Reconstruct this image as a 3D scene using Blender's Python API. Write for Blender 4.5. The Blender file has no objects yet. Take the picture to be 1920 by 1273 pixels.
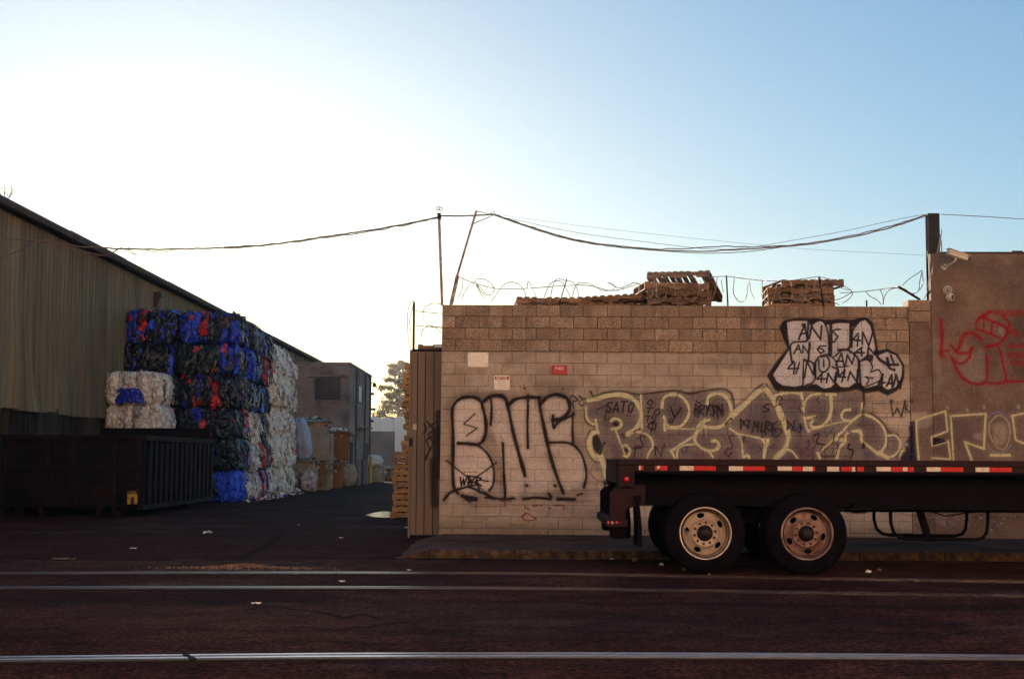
import bpy, bmesh, math, random
import numpy as np
from mathutils import Vector, Matrix, Euler
random.seed(7); np.random.seed(7)
S = bpy.context.scene
COL = S.collection
R = math.radians
F = 2450.0                      # focal length in photo pixels (1920 wide)
EYE = 1.42

# ---------------------------------------------------------------- camera
cam_d = bpy.data.cameras.new('camera'); cam = bpy.data.objects.new('camera', cam_d); COL.objects.link(cam)
PITCH = math.atan(222.5 / F); ROLL = 0.005; YAW = -0.002
CM = Matrix.Rotation(YAW, 4, 'Z') @ Matrix.Rotation(math.pi / 2 + PITCH, 4, 'X') @ Matrix.Rotation(ROLL, 4, 'Z')
cam.matrix_world = Matrix.Translation((0, 0, EYE)) @ CM
cam_d.sensor_width = 36.0; cam_d.lens = 36.0 * F / 1920.0
cam_d.clip_start = 0.1; cam_d.clip_end = 3000
S.camera = cam

# ---------------------------------------------------------------- world, sun, exposure
GAM = 0.62; SAT = 1.32      # a thin bright haze evens the sky out
SUN_AZ = R(-15); SUN_EL = R(5)
w = bpy.data.worlds.new('World'); S.world = w; w.use_nodes = True
nt = w.node_tree; nt.nodes.clear()
out = nt.nodes.new('ShaderNodeOutputWorld'); bg = nt.nodes.new('ShaderNodeBackground')
sky = nt.nodes.new('ShaderNodeTexSky'); sky.sky_type = 'NISHITA'; sky.sun_disc = False
sky.sun_elevation = SUN_EL; sky.sun_rotation = SUN_AZ
sky.altitude = 0; sky.air_density = 1.0; sky.dust_density = 1.1; sky.ozone_density = 3.0
tint = nt.nodes.new('ShaderNodeMix'); tint.data_type = 'RGBA'; tint.blend_type = 'MULTIPLY'; tint.inputs[0].default_value = 1.0
tint.inputs[7].default_value = (0.90,1.07,1.16,1)
gm = nt.nodes.new('ShaderNodeGamma'); gm.inputs[1].default_value = GAM
hs = nt.nodes.new('ShaderNodeHueSaturation'); hs.inputs['Saturation'].default_value = SAT
nt.links.new(sky.outputs[0], gm.inputs[0]); nt.links.new(gm.outputs[0], hs.inputs['Color']); nt.links.new(hs.outputs[0], tint.inputs[6]); nt.links.new(tint.outputs[2], bg.inputs[0])
bg.inputs[1].default_value = 0.088
nt.links.new(bg.outputs[0], out.inputs[0])
sd = bpy.data.lights.new('sun', 'SUN'); sd.energy = 5.0; sd.angle = R(0.6); sd.color = (1.0, 0.82, 0.62)
sun = bpy.data.objects.new('sun', sd); COL.objects.link(sun)
sdir = Vector((math.sin(SUN_AZ) * math.cos(SUN_EL), math.cos(SUN_AZ) * math.cos(SUN_EL), math.sin(SUN_EL)))
sun.rotation_euler = sdir.to_track_quat('Z', 'Y').to_euler(); sun.location = (-20, 40, 30)
vs = S.view_settings; vs.view_transform = 'Standard'; vs.look = 'None'; vs.gamma = 1; vs.use_curve_mapping = False
vs.exposure = 1.88
S.render.engine = 'CYCLES'
S.cycles.max_bounces = 6; S.cycles.diffuse_bounces = 3; S.cycles.glossy_bounces = 3

# ---------------------------------------------------------------- pixel -> world helpers
RM = CM.to_3x3()
def ray(px, py):
    return RM @ Vector(((px - 960) / F, -(py - 636.5) / F, -1.0))
def PY(px, py, Y):
    d = ray(px, py); t = Y / d.y; return Vector((0, 0, EYE)) + d * t
def PZ(px, py, Z=0.0):
    d = ray(px, py); t = (Z - EYE) / d.z; return Vector((0, 0, EYE)) + d * t
def PP(px, py, p0, n):
    d = ray(px, py); o = Vector((0, 0, EYE)); t = (p0 - o).dot(n) / d.dot(n); return o + d * t

# ---------------------------------------------------------------- object helpers
def tag(o, label=None, cat=None, group=None, kind=None):
    if label: o['label'] = label
    if cat: o['category'] = cat
    if group: o['group'] = group
    if kind: o['kind'] = kind
    return o
def empty(name, loc=(0, 0, 0), rot=(0, 0, 0)):
    o = bpy.data.objects.new(name, None); COL.objects.link(o); o.location = loc; o.rotation_euler = rot
    o.empty_display_size = 0.2
    return o
def link(name, me, parent=None, loc=(0, 0, 0), rot=(0, 0, 0)):
    o = bpy.data.objects.new(name, me); COL.objects.link(o)
    if parent: o.parent = parent
    o.location = loc; o.rotation_euler = rot
    return o
def meshdata(name, V, Fc, mats, mi=None, smooth=False):
    me = bpy.data.meshes.new(name)
    me.from_pydata([tuple(v) for v in V], [], Fc)
    for m in (mats if isinstance(mats, (list, tuple)) else [mats]): me.materials.append(m)
    if mi is not None: me.polygons.foreach_set('material_index', np.asarray(mi, dtype=np.int32))
    if smooth: me.polygons.foreach_set('use_smooth', [True] * len(me.polygons))
    me.update()
    return me
class MB:
    def __init__(s): s.V = []; s.F = []; s.M = []
    def add(s, V, Fc, mi=0):
        n = len(s.V); s.V += [tuple(v) for v in V]; s.F += [tuple(i + n for i in f) for f in Fc]; s.M += [mi] * len(Fc); return s
    def box(s, a, b, mi=0, m=None, ch=0.0):
        x0, y0, z0 = a; x1, y1, z1 = b
        V = [(x0, y0, z0), (x1, y0, z0), (x1, y1, z0), (x0, y1, z0), (x0, y0, z1), (x1, y0, z1), (x1, y1, z1), (x0, y1, z1)]
        Fc = [(0, 3, 2, 1), (4, 5, 6, 7), (0, 1, 5, 4), (1, 2, 6, 5), (2, 3, 7, 6), (3, 0, 4, 7)]
        if ch > 0:
            bm = bmesh.new(); vs_ = [bm.verts.new(v) for v in V]
            for f in Fc: bm.faces.new([vs_[i] for i in f])
            bmesh.ops.bevel(bm, geom=bm.edges[:], offset=ch, segments=1, affect='EDGES')
            bm.verts.index_update()
            V = [v.co.copy() for v in bm.verts]; Fc = [tuple(v.index for v in f.verts) for f in bm.faces]; bm.free()
        if m is not None: V = [m @ Vector(v) for v in V]
        return s.add(V, Fc, mi)
    def tube(s, pts, r, n=6, mi=0, closed=False, cap=True):
        pts = [Vector(p) for p in pts]; N = len(pts); rs = r if isinstance(r, (list, tuple)) else [r] * N
        V = []; up = Vector((0, 0, 1))
        prev = None
        for i, p in enumerate(pts):
            if closed: t = (pts[(i + 1) % N] - pts[i - 1])
            else: t = pts[min(i + 1, N - 1)] - pts[max(i - 1, 0)]
            if t.length < 1e-9: t = Vector((0, 0, 1))
            t.normalize()
            if prev is None:
                a = Vector((1, 0, 0)) if abs(t.x) < 0.8 else Vector((0, 1, 0))
                a = (a - t * a.dot(t)).normalized()
            else:
                a = prev - t * prev.dot(t)
                a = a.normalized() if a.length > 1e-6 else Vector((1, 0, 0))
            prev = a; b = t.cross(a)
            for k in range(n):
                th = 2 * math.pi * k / n; V.append(p + (a * math.cos(th) + b * math.sin(th)) * rs[i])
        Fc = []
        M = N if closed else N - 1
        for i in range(M):
            j = (i + 1) % N
            for k in range(n):
                k2 = (k + 1) % n; Fc.append((i * n + k, i * n + k2, j * n + k2, j * n + k))
        if cap and not closed:
            Fc.append(tuple(range(n - 1, -1, -1))); Fc.append(tuple((N - 1) * n + k for k in range(n)))
        return s.add(V, Fc, mi)
    def lathe(s, prof, c, n=48, axis='Y', mi=0):          # prof: (r, h) pairs
        V = []
        for (r, h) in prof:
            for k in range(n):
                th = 2 * math.pi * k / n; a, b = r * math.cos(th), r * math.sin(th)
                if axis == 'Y': V.append((c[0] + a, c[1] + h, c[2] + b))
                else: V.append((c[0] + a, c[1] + b, c[2] + h))
        Fc = []
        for i in range(len(prof) - 1):
            for k in range(n):
                k2 = (k + 1) % n; Fc.append((i * n + k, i * n + k2, (i + 1) * n + k2, (i + 1) * n + k))
        return s.add(V, Fc, mi)
    def prism(s, poly, y0, y1, mi=0):                     # poly in (x,z), extruded along y
        n = len(poly)
        V = [(x, y0, z) for x, z in poly] + [(x, y1, z) for x, z in poly]
        Fc = [tuple(range(n)), tuple(range(2 * n - 1, n - 1, -1))]
        for i in range(n):
            j = (i + 1) % n; Fc.append((i, i + n, j + n, j))
        return s.add(V, Fc, mi)
    def data(s, name, mats, smooth=False): return meshdata(name, s.V, s.F, mats, s.M, smooth)
    def build(s, name, mats, parent=None, loc=(0, 0, 0), rot=(0, 0, 0), smooth=False):
        return link(name, s.data(name, mats, smooth), parent, loc, rot)
def smooth_angle(o, ang=40):
    me = o.data
    me.polygons.foreach_set('use_smooth', [True] * len(me.polygons))
    try: me.set_sharp_from_angle(angle=R(ang))
    except Exception: pass
    return o

# ---------------------------------------------------------------- materials
def mat(name, color, rough=0.85, metal=0.0, n_scale=6.0, n_amt=0.25, bump=0.0, b_scale=60.0, col2=None, mix=(0.45, 0.6), m_scale=2.0, spec=0.3, fine=0.0, f_scale=150.0, stretch=(1, 1, 1), rand=0.0, rust=None):
    m = bpy.data.materials.new(name); m.use_nodes = True; t = m.node_tree; N = t.nodes; L = t.links
    b = N['Principled BSDF']; b.inputs['Roughness'].default_value = rough; b.inputs['Metallic'].default_value = metal
    b.inputs['Specular IOR Level'].default_value = spec
    tc = N.new('ShaderNodeTexCoord'); mp = N.new('ShaderNodeMapping'); mp.inputs['Scale'].default_value = stretch
    oi = N.new('ShaderNodeObjectInfo')
    off = N.new('ShaderNodeVectorMath'); off.operation = 'SCALE'
    comb = N.new('ShaderNodeCombineXYZ'); comb.inputs[0].default_value = 37.0; comb.inputs[1].default_value = 19.0; comb.inputs[2].default_value = 53.0
    L.new(comb.outputs[0], off.inputs[0]); L.new(oi.outputs['Random'], off.inputs['Scale'])
    ad = N.new('ShaderNodeVectorMath'); L.new(tc.outputs['Object'], ad.inputs[0]); L.new(off.outputs[0], ad.inputs[1])
    L.new(ad.outputs[0], mp.inputs[0])
    co = mp.outputs[0]
    n1 = N.new('ShaderNodeTexNoise'); n1.inputs['Scale'].default_value = n_scale; n1.inputs['Detail'].default_value = 6; L.new(co, n1.inputs['Vector'])
    mr = N.new('ShaderNodeMapRange'); mr.inputs[1].default_value = 0.3; mr.inputs[2].default_value = 0.7
    mr.inputs[3].default_value = 1 - n_amt; mr.inputs[4].default_value = 1 + n_amt; L.new(n1.outputs['Fac'], mr.inputs[0])
    last = None
    c0 = N.new('ShaderNodeRGB'); c0.outputs[0].default_value = (*color, 1); last = c0.outputs[0]
    if col2:
        n2 = N.new('ShaderNodeTexNoise'); n2.inputs['Scale'].default_value = m_scale; n2.inputs['Detail'].default_value = 8; n2.inputs['Roughness'].default_value = 0.65; L.new(co, n2.inputs['Vector'])
        rp = N.new('ShaderNodeMapRange'); rp.inputs[1].default_value = mix[0]; rp.inputs[2].default_value = mix[1]; L.new(n2.outputs['Fac'], rp.inputs[0])
        mx = N.new('ShaderNodeMix'); mx.data_type = 'RGBA'; L.new(rp.outputs[0], mx.inputs[0]); L.new(last, mx.inputs[6]); mx.inputs[7].default_value = (*col2, 1); last = mx.outputs[2]
    sc = N.new('ShaderNodeVectorMath'); sc.operation = 'SCALE'; L.new(last, sc.inputs[0]); L.new(mr.outputs[0], sc.inputs['Scale']); last = sc.outputs[0]
    if fine > 0:
        n3 = N.new('ShaderNodeTexNoise'); n3.inputs['Scale'].default_value = f_scale; n3.inputs['Detail'].default_value = 3; L.new(co, n3.inputs['Vector'])
        m3 = N.new('ShaderNodeMapRange'); m3.inputs[1].default_value = 0.3; m3.inputs[2].default_value = 0.7; m3.inputs[3].default_value = 1 - fine; m3.inputs[4].default_value = 1 + fine; L.new(n3.outputs['Fac'], m3.inputs[0])
        s3 = N.new('ShaderNodeVectorMath'); s3.operation = 'SCALE'; L.new(last, s3.inputs[0]); L.new(m3.outputs[0], s3.inputs['Scale']); last = s3.outputs[0]
    if rand > 0:
        m4 = N.new('ShaderNodeMapRange'); m4.inputs[3].default_value = 1 - rand; m4.inputs[4].default_value = 1 + rand; L.new(oi.outputs['Random'], m4.inputs[0])
        s4 = N.new('ShaderNodeVectorMath'); s4.operation = 'SCALE'; L.new(last, s4.inputs[0]); L.new(m4.outputs[0], s4.inputs['Scale']); last = s4.outputs[0]
    L.new(last, b.inputs['Base Color'])
    if bump > 0:
        nb = N.new('ShaderNodeTexNoise'); nb.inputs['Scale'].default_value = b_scale; nb.inputs['Detail'].default_value = 5; L.new(co, nb.inputs['Vector'])
        bp = N.new('ShaderNodeBump'); bp.inputs['Strength'].default_value = bump; bp.inputs['Distance'].default_value = 0.02; L.new(nb.outputs['Fac'], bp.inputs['Height']); L.new(bp.outputs[0], b.inputs['Normal'])
    m['last'] = 1
    return m
def canvas_mat(m, canvas, root, x0, z0, W, H, plane='XZ', alpha=1.0, grain=0.0, gscale=50.0):
    """lay a painted picture (flat print / spray paint) over a material, in the coordinates of root"""
    t = m.node_tree; N = t.nodes; L = t.links; b = N['Principled BSDF']
    src = b.inputs['Base Color'].links[0].from_socket
    tc = N.new('ShaderNodeTexCoord')
    if root: tc.object = root; v = tc.outputs['Object']
    else:
        g = N.new('ShaderNodeNewGeometry'); v = g.outputs['Position']
    sp = N.new('ShaderNodeSeparateXYZ'); L.new(v, sp.inputs[0])
    a = N.new('ShaderNodeMapRange'); a.clamp = False; a.inputs[1].default_value = x0; a.inputs[2].default_value = x0 + W; L.new(sp.outputs[0], a.inputs[0])
    c = N.new('ShaderNodeMapRange'); c.clamp = False; c.inputs[1].default_value = z0; c.inputs[2].default_value = z0 + H; L.new(sp.outputs[2 if plane == 'XZ' else 1], c.inputs[0])
    cb = N.new('ShaderNodeCombineXYZ'); L.new(a.outputs[0], cb.inputs[0]); L.new(c.outputs[0], cb.inputs[1])
    im = N.new('ShaderNodeTexImage'); im.image = canvas; im.extension = 'CLIP'; L.new(cb.outputs[0], im.inputs[0])
    # spray grain eats a little of the paint
    ns = N.new('ShaderNodeTexNoise'); ns.inputs['Scale'].default_value = 45; ns.inputs['Detail'].default_value = 4; L.new(v, ns.inputs['Vector'])
    mr = N.new('ShaderNodeMapRange'); mr.inputs[1].default_value = 0.35; mr.inputs[2].default_value = 0.6; mr.inputs[3].default_value = 0.86; mr.inputs[4].default_value = 1.0; L.new(ns.outputs['Fac'], mr.inputs[0])
    ml = N.new('ShaderNodeMath'); ml.operation = 'MULTIPLY'; L.new(im.outputs['Alpha'], ml.inputs[0]); L.new(mr.outputs[0], ml.inputs[1])
    mx = N.new('ShaderNodeMix'); mx.data_type = 'RGBA'; L.new(ml.outputs[0], mx.inputs[0]); L.new(src, mx.inputs[6]); L.new(im.outputs['Color'], mx.inputs[7])
    res = mx.outputs[2]
    if alpha < 1:
        q = N.new('ShaderNodeMath'); q.operation = 'MULTIPLY'; q.inputs[1].default_value = alpha; L.new(ml.outputs[0], q.inputs[0]); L.new(q.outputs[0], mx.inputs[0])
    if grain:
        for (sc_, am, st_) in ((gscale, grain, 3), (gscale * .13, grain * .45, 5)):
            gn = N.new('ShaderNodeTexNoise'); gn.inputs['Scale'].default_value = sc_; gn.inputs['Detail'].default_value = st_; gn.inputs['Roughness'].default_value = .7; L.new(v, gn.inputs['Vector'])
            gr = N.new('ShaderNodeMapRange'); gr.inputs[1].default_value = .32; gr.inputs[2].default_value = .68; gr.inputs[3].default_value = 1 - am; gr.inputs[4].default_value = 1 + am; L.new(gn.outputs['Fac'], gr.inputs[0])
            sv = N.new('ShaderNodeVectorMath'); sv.operation = 'SCALE'; L.new(res, sv.inputs[0]); L.new(gr.outputs[0], sv.inputs['Scale']); res = sv.outputs[0]
    L.new(res, b.inputs['Base Color'])
    return m

# ---------------------------------------------------------------- a small paint canvas (all strokes are laid down here in metres)
FONT = {
 'A': [[(0, 1), (.5, 0), (1, 1)], [(.2, .65), (.8, .65)]], 'N': [[(0, 1), (0, 0), (1, 1), (1, 0)]], 'S': [[(1, .1), (.4, 0), (.05, .25), (.9, .7), (.6, 1), (0, .9)]],
 '4': [[(.6, 0), (0, .65), (1, .6)], [(.65, .2), (.6, 1)]], 'T': [[(0, .05), (1, 0)], [(.5, 0), (.5, 1)]], 'O': [[(.5, 0), (.05, .3), (.1, .8), (.5, 1), (.9, .8), (.95, .3), (.5, 0)]],
 'B': [[(0, 0), (.05, 1), (.8, .85), (.7, .55), (.1, .5)], [(0, .02), (.7, .1), (.7, .4), (.1, .5)]], 'R': [[(0, 1), (0, 0), (.8, .1), (.8, .4), (0, .5), (1, 1)]],
 'Y': [[(0, 0), (.5, .5), (1, 0)], [(.5, .5), (.4, 1)]], 'M': [[(0, 1), (.1, 0), (.5, .6), (.9, 0), (1, 1)]], 'I': [[(.5, 0), (.5, 1)]], 'K': [[(0, 0), (0, 1)], [(.9, 0), (0, .5), (1, 1)]],
 'W': [[(0, 0), (.25, 1), (.5, .3), (.75, 1), (1, 0)]], 'E': [[(1, 0), (0, 0), (0, 1), (1, 1)], [(0, .5), (.8, .5)]], 'L': [[(0, 0), (0, 1), (1, 1)]], 'C': [[(1, .15), (.5, 0), (.05, .4), (.15, .85), (.6, 1), (1, .85)]],
 'V': [[(0, 0), (.5, 1), (1, 0)]], 'P': [[(0, 1), (0, 0), (.9, .15), (.8, .45), (0, .5)]], 'F': [[(1, 0), (0, 0), (0, 1)], [(0, .5), (.8, .5)]], 'G': [[(1, .15), (.4, 0), (0, .5), (.4, 1), (1, .85), (1, .55), (.6, .55)]],
 'H': [[(0, 0), (0, 1)], [(1, 0), (1, 1)], [(0, .5), (1, .5)]], 'D': [[(0, 0), (0, 1), (.7, .9), (1, .5), (.7, .1), (0, 0)]], ' ': [], '6': [[(.9, .1), (.3, .1), (0, .6), (.4, 1), (.9, .7), (.6, .4), (.3, .6)]],
 'U': [[(0, 0), (.05, .85), (.5, 1), (.95, .85), (1, 0)]], '9': [[(.9, .4), (.2, .5), (.1, .1), (.6, 0), (.9, .3), (.7, 1)]], '2': [[(0, .2), (.5, 0), (1, .3), (0, 1), (1, 1)]], 'J': [[(1, 0), (1, .8), (.5, 1), (0, .8)]]}
def cat(pts, n=6, closed=False):
    P = [np.array(p, float) for p in pts]
    if len(P) < 3: return np.array(P)
    o = []
    for i in range(len(P) - 1):
        p0 = P[i - 1] if i > 0 else 2 * P[0] - P[1]; p1 = P[i]; p2 = P[i + 1]; p3 = P[i + 2] if i + 2 < len(P) else 2 * P[-1] - P[-2]
        for k in range(n):
            t = k / n; o.append(0.5 * ((2 * p1) + (-p0 + p2) * t + (2 * p0 - 5 * p1 + 4 * p2 - p3) * t * t + (-p0 + 3 * p1 - 3 * p2 + p3) * t ** 3))
    o.append(P[-1]); return np.array(o)
class Canvas:
    def __init__(s, x0, z0, W, H, res):
        s.x0, s.z0, s.W, s.H, s.res = x0, z0, W, H, res
        s.nx, s.ny = int(W / res), int(H / res)
        s.C = np.zeros((s.ny, s.nx, 3), np.float32); s.A = np.zeros((s.ny, s.nx), np.float32)
        rng = np.random.RandomState(3); g = rng.rand(s.ny // 4 + 2, s.nx // 4 + 2).astype(np.float32)
        s.noise = np.kron(g, np.ones((4, 4), np.float32))[:s.ny, :s.nx]
    def over(s, sl, m, col):
        a = np.clip(m, 0, 1); A0 = s.A[sl]; An = a + A0 * (1 - a)
        w_ = np.where(An > 1e-5, a / np.maximum(An, 1e-5), 0)[..., None]
        s.C[sl] = s.C[sl] * (1 - w_) + np.array(col, np.float32) * w_; s.A[sl] = An
    def _bb(s, P, pad):
        q = (P - np.array([s.x0, s.z0])) / s.res; pd = pad / s.res + 2
        x0 = max(0, int(q[:, 0].min() - pd)); x1 = min(s.nx, int(q[:, 0].max() + pd) + 1); y0 = max(0, int(q[:, 1].min() - pd)); y1 = min(s.ny, int(q[:, 1].max() + pd) + 1)
        return q, x0, x1, y0, y1
    def stroke(s, pts, wd, col, op=1.0, soft=0.35, sm=True, taper=False, vary=0.0):
        P = cat(pts) if sm else np.array(pts, float)
        q, x0, x1, y0, y1 = s._bb(P, wd * (1 + soft) + 0.05)
        if x1 <= x0 or y1 <= y0: return
        yy, xx = np.mgrid[y0:y1, x0:x1].astype(np.float32); D = np.full(xx.shape, 1e9, np.float32)
        hw = wd / 2 / s.res; nseg = max(1, len(q) - 1); ph = float(abs(q[0].sum()) % 6.0)
        for i in range(len(q) - 1):
            a, b = q[i], q[i + 1]; d = b - a; l2 = max(d @ d, 1e-9)
            ex = int(hw * 1.8 + 6)
            X0 = max(0, int(min(a[0], b[0])) - ex - x0); X1 = int(max(a[0], b[0])) + ex - x0; Y0 = max(0, int(min(a[1], b[1])) - ex - y0); Y1 = int(max(a[1], b[1])) + ex - y0
            if X1 <= 0 or Y1 <= 0: continue
            sx, sy = xx[Y0:Y1, X0:X1], yy[Y0:Y1, X0:X1]
            t = np.clip(((sx - a[0]) * d[0] + (sy - a[1]) * d[1]) / l2, 0, 1)
            dd = np.hypot(sx - a[0] - t * d[0], sy - a[1] - t * d[1])
            D[Y0:Y1, X0:X1] = np.minimum(D[Y0:Y1, X0:X1], dd + (vary * hw * (.55 * math.sin(i * .55 + ph) + .45 * math.sin(i * .21 + 2 * ph)) if vary else 0))
        e = max(soft * hw, 1.0); sl = (slice(y0, y1), slice(x0, x1))
        m = np.clip((hw - D) / e + 0.5 + (s.noise[sl] - 0.5) * 0.25, 0, 1) * (D < 1e8) * op
        s.over(sl, m, col)
    def poly(s, pts, col, op=1.0, blur=0.0, tex=0.0):
        P = np.array(pts, float); q, x0, x1, y0, y1 = s._bb(P, blur)
        if x1 <= x0 or y1 <= y0: return
        yy, xx = np.mgrid[y0:y1, x0:x1].astype(np.float32) ; ins = np.zeros(xx.shape, bool)
        for i in range(len(q)):
            a, b = q[i], q[(i + 1) % len(q)]
            if a[1] == b[1]: continue
            c = ((a[1] > yy) != (b[1] > yy)) & (xx < (b[0] - a[0]) * (yy - a[1]) / (b[1] - a[1]) + a[0]); ins ^= c
        m = ins.astype(np.float32); k = int(blur / s.res)
        if k > 0:
            for _ in range(2):
                for ax in (0, 1):
                    c = np.cumsum(np.pad(m, [(k + 1, k)] if False else ([(k + 1, k), (0, 0)] if ax == 0 else [(0, 0), (k + 1, k)]), mode='edge'), axis=ax)
                    m = (c[2 * k + 1:, :] - c[:-(2 * k + 1), :]) / (2 * k + 1) if ax == 0 else (c[:, 2 * k + 1:] - c[:, :-(2 * k + 1)]) / (2 * k + 1)
        sl = (slice(y0, y1), slice(x0, x1))
        if tex: m = m * (1 - tex * s.noise[sl])
        s.over(sl, m * op, col)
    def text(s, str_, x, z, w_, h, wd, col, op=1.0, slant=0.0, jit=0.0, rng=random, M=None):
        n = len(str_); adv = w_ / n
        for i, ch in enumerate(str_):
            for st in FONT.get(ch, []):
                pts = []
                for (u, v) in st:
                    a = x + adv * (i + u * 0.78) + slant * (1 - v) * h + rng.uniform(-jit, jit) * adv; b_ = v * h + rng.uniform(-jit, jit) * h
                    pts.append((a, z + b_))
                if M: pts = [M(*p) for p in pts]
                s.stroke(pts, wd, col, op, 0.3, sm=False)
    def image(s, name):
        im = bpy.data.images.new(name, s.nx, s.ny, alpha=True, float_buffer=True)
        im.colorspace_settings.name = 'Non-Color'
        im.alpha_mode = 'CHANNEL_PACKED'
        buf = np.dstack([s.C, s.A[..., None]]).astype(np.float32)
        im.pixels.foreach_set(buf.ravel()); im.update(); im.pack()
        return im

# ================================================================= THE SETTING
# ---- wall frame: origin at the base of the block wall's left end
NW = Vector((0.055, 1, 0)).normalized()
_p = PY(829, 571, 22.75); WTL = _p
WTR = PP(1704, 574.5, WTL, NW)
UX = (WTR - WTL).normalized(); UN = NW.copy(); UN = (UN - UX * UN.dot(UX)).normalized(); UZ = UX.cross(UN) * 1.0
if UZ.z < 0: UZ = -UZ
UN = UZ.cross(UX).normalized()
WALL_H = 4.0; WALL_L = (WTR - WTL).length
WORG = WTL - UZ * WALL_H
WMAT = Matrix((UX, UN, UZ)).transposed().to_4x4(); WMAT.translation = WORG
WINV = WMAT.inverted()
WROT = WMAT.to_3x3().to_euler()
def wl(px, py):                                   # photo pixel -> metres on the wall face (along, up)
    p = WINV @ PP(px, py, WTL, UN); return (p.x, p.z)
KERB_Y = 18.75

# ---- ground picture: cracks, seams, stains, kerb shadow, debris dust, in metres on the ground
GX0, GY0, GW, GH = -13.5, 7.0, 24.0, 20.0
gc = Canvas(GX0, GY0, GW, GH, 0.011)
_gs = gc.stroke
def _gst(pts, wd, *a, **k):
    yy = sum(p[1] for p in pts) / len(pts); return _gs(pts, wd * max(1.0, (yy / 10.0) ** 1.6), *a, **k)
gc.stroke = _gst
def g(px, py): p = PZ(px, py); return (p.x, p.y)
def G(l): return [g(*p) for p in l]
DK = (0.008, 0.006, 0.007); LT = (0.085, 0.062, 0.058); BR = (0.10, 0.058, 0.036)
rg = random.Random(5)
def wob(pts, a, n=14):
    P = []
    for i in range(len(pts) - 1):
        for k in range(n):
            t = k / n; P.append((pts[i][0] * (1 - t) + pts[i + 1][0] * t + rg.uniform(-a, a) * .6, pts[i][1] * (1 - t) + pts[i + 1][1] * t + rg.uniform(-a, a)))
    P.append(pts[-1]); return P
# patches of older / newer asphalt
gc.poly(G([(0, 1000), (770, 995), (800, 1047), (420, 1050), (0, 1052)]), (0.036, 0.011, 0.009), 0.6, 0.05)
gc.poly(G([(0, 1052), (800, 1048), (1250, 1058), (1920, 1075), (1920, 1095), (1200, 1076), (0, 1074)]), (0.052, 0.024, 0.019), 0.6, 0.06)
gc.poly(G([(100, 1130), (900, 1125), (1100, 1190), (250, 1200)]), (0.078, 0.040, 0.028), 0.5, 0.4)
gc.poly(G([(700, 1150), (1500, 1140), (1750, 1200), (900, 1215)]), (0.024, 0.014, 0.013), 0.6, 0.4)
gc.poly(G([(-50, 1108), (800, 1110), (500, 1135), (-50, 1140)]), (0.016, 0.009, 0.008), 0.6, 0.2)
for (x0, x1, y, s_) in [(0, 500, 1125, .12), (500, 1100, 1126, .16), (1000, 1920, 1132, .2), (300, 900, 1180, .15), (1280, 1500, 1102, .12), (640, 760, 1094, .12), (340, 470, 1094, .1), (1280, 1380, 1100, .14)]:
    gc.stroke(wob(G([(x0, y), (x1, y + 4)]), .04, 10), s_, DK, 0.45, 1.2)
for k in range(70):
    x = rg.uniform(0, 1920); y = rg.uniform(1082, 1265); gc.stroke(wob(G([(x, y), (x + rg.uniform(30, 260), y + rg.uniform(-2, 2))]), .05, 5), rg.uniform(.05, .35), rg.choice([DK, DK, (.10, .06, .045), (.03, .016, .02)]), rg.uniform(.2, .5), 1.2)
for k in range(16):
    x = rg.uniform(100, 1850); y = rg.uniform(1090, 1255); gc.stroke([g(x, y), g(x + rg.uniform(5, 25), y + 1)], rg.uniform(.08, .3), DK, rg.uniform(.3, .6), 1.6, sm=False)
for k in range(7):
    x = rg.uniform(0, 1700); y = rg.uniform(1125, 1250); P = [(x, y)]
    for q in range(7): x += rg.uniform(20, 60); y += rg.uniform(-7, 7); P.append((x, y))
    gc.stroke(wob(G(P), .015, 5), rg.uniform(.03, .06), DK, .85, .6, sm=False)
# cracks and seams
for l, w_, o in [([(0, 993), (250, 994), (500, 991), (770, 994)], .05, .8), ([(0, 1000), (250, 1002), (520, 1003), (830, 1001)], .03, .5), ([(455, 1045), (500, 1024), (522, 1004)], .045, .8), ([(455, 1045), (620, 1042)], .03, .6), ([(0, 1016), (60, 1006), (90, 998)], .04, .6),
                 ([(60, 1050), (420, 1048), (640, 1052)], .04, .5), ([(620, 1040), (560, 1028), (640, 1030)], .02, .5), ([(0, 1122), (400, 1123), (640, 1122), (1000, 1128), (1400, 1133), (1920, 1142)], .035, .75),
                 ([(830, 1057), (1000, 1055), (1200, 1062), (1500, 1078), (1920, 1090)], .03, .55), ([(200, 1189), (360, 1191)], .02, .5), ([(1400, 1208), (1490, 1209)], .02, .7), ([(1550, 1196), (1700, 1198)], .02, .5),
                 ([(1250, 1170), (1900, 1199)], .025, .4), ([(640, 1205), (1270, 1199)], .03, .35)]:
    gc.stroke(wob(G(l), .012, 12), w_, DK, o, 0.7, sm=False)
# kerb shadow painted as a dark line along the gutter and ramp's side
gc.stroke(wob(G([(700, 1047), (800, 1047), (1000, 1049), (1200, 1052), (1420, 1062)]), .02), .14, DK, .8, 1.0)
gc.poly(G([(705, 1046), (790, 1030), (830, 1044), (830, 1050)]), DK, .8, .04)
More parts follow.
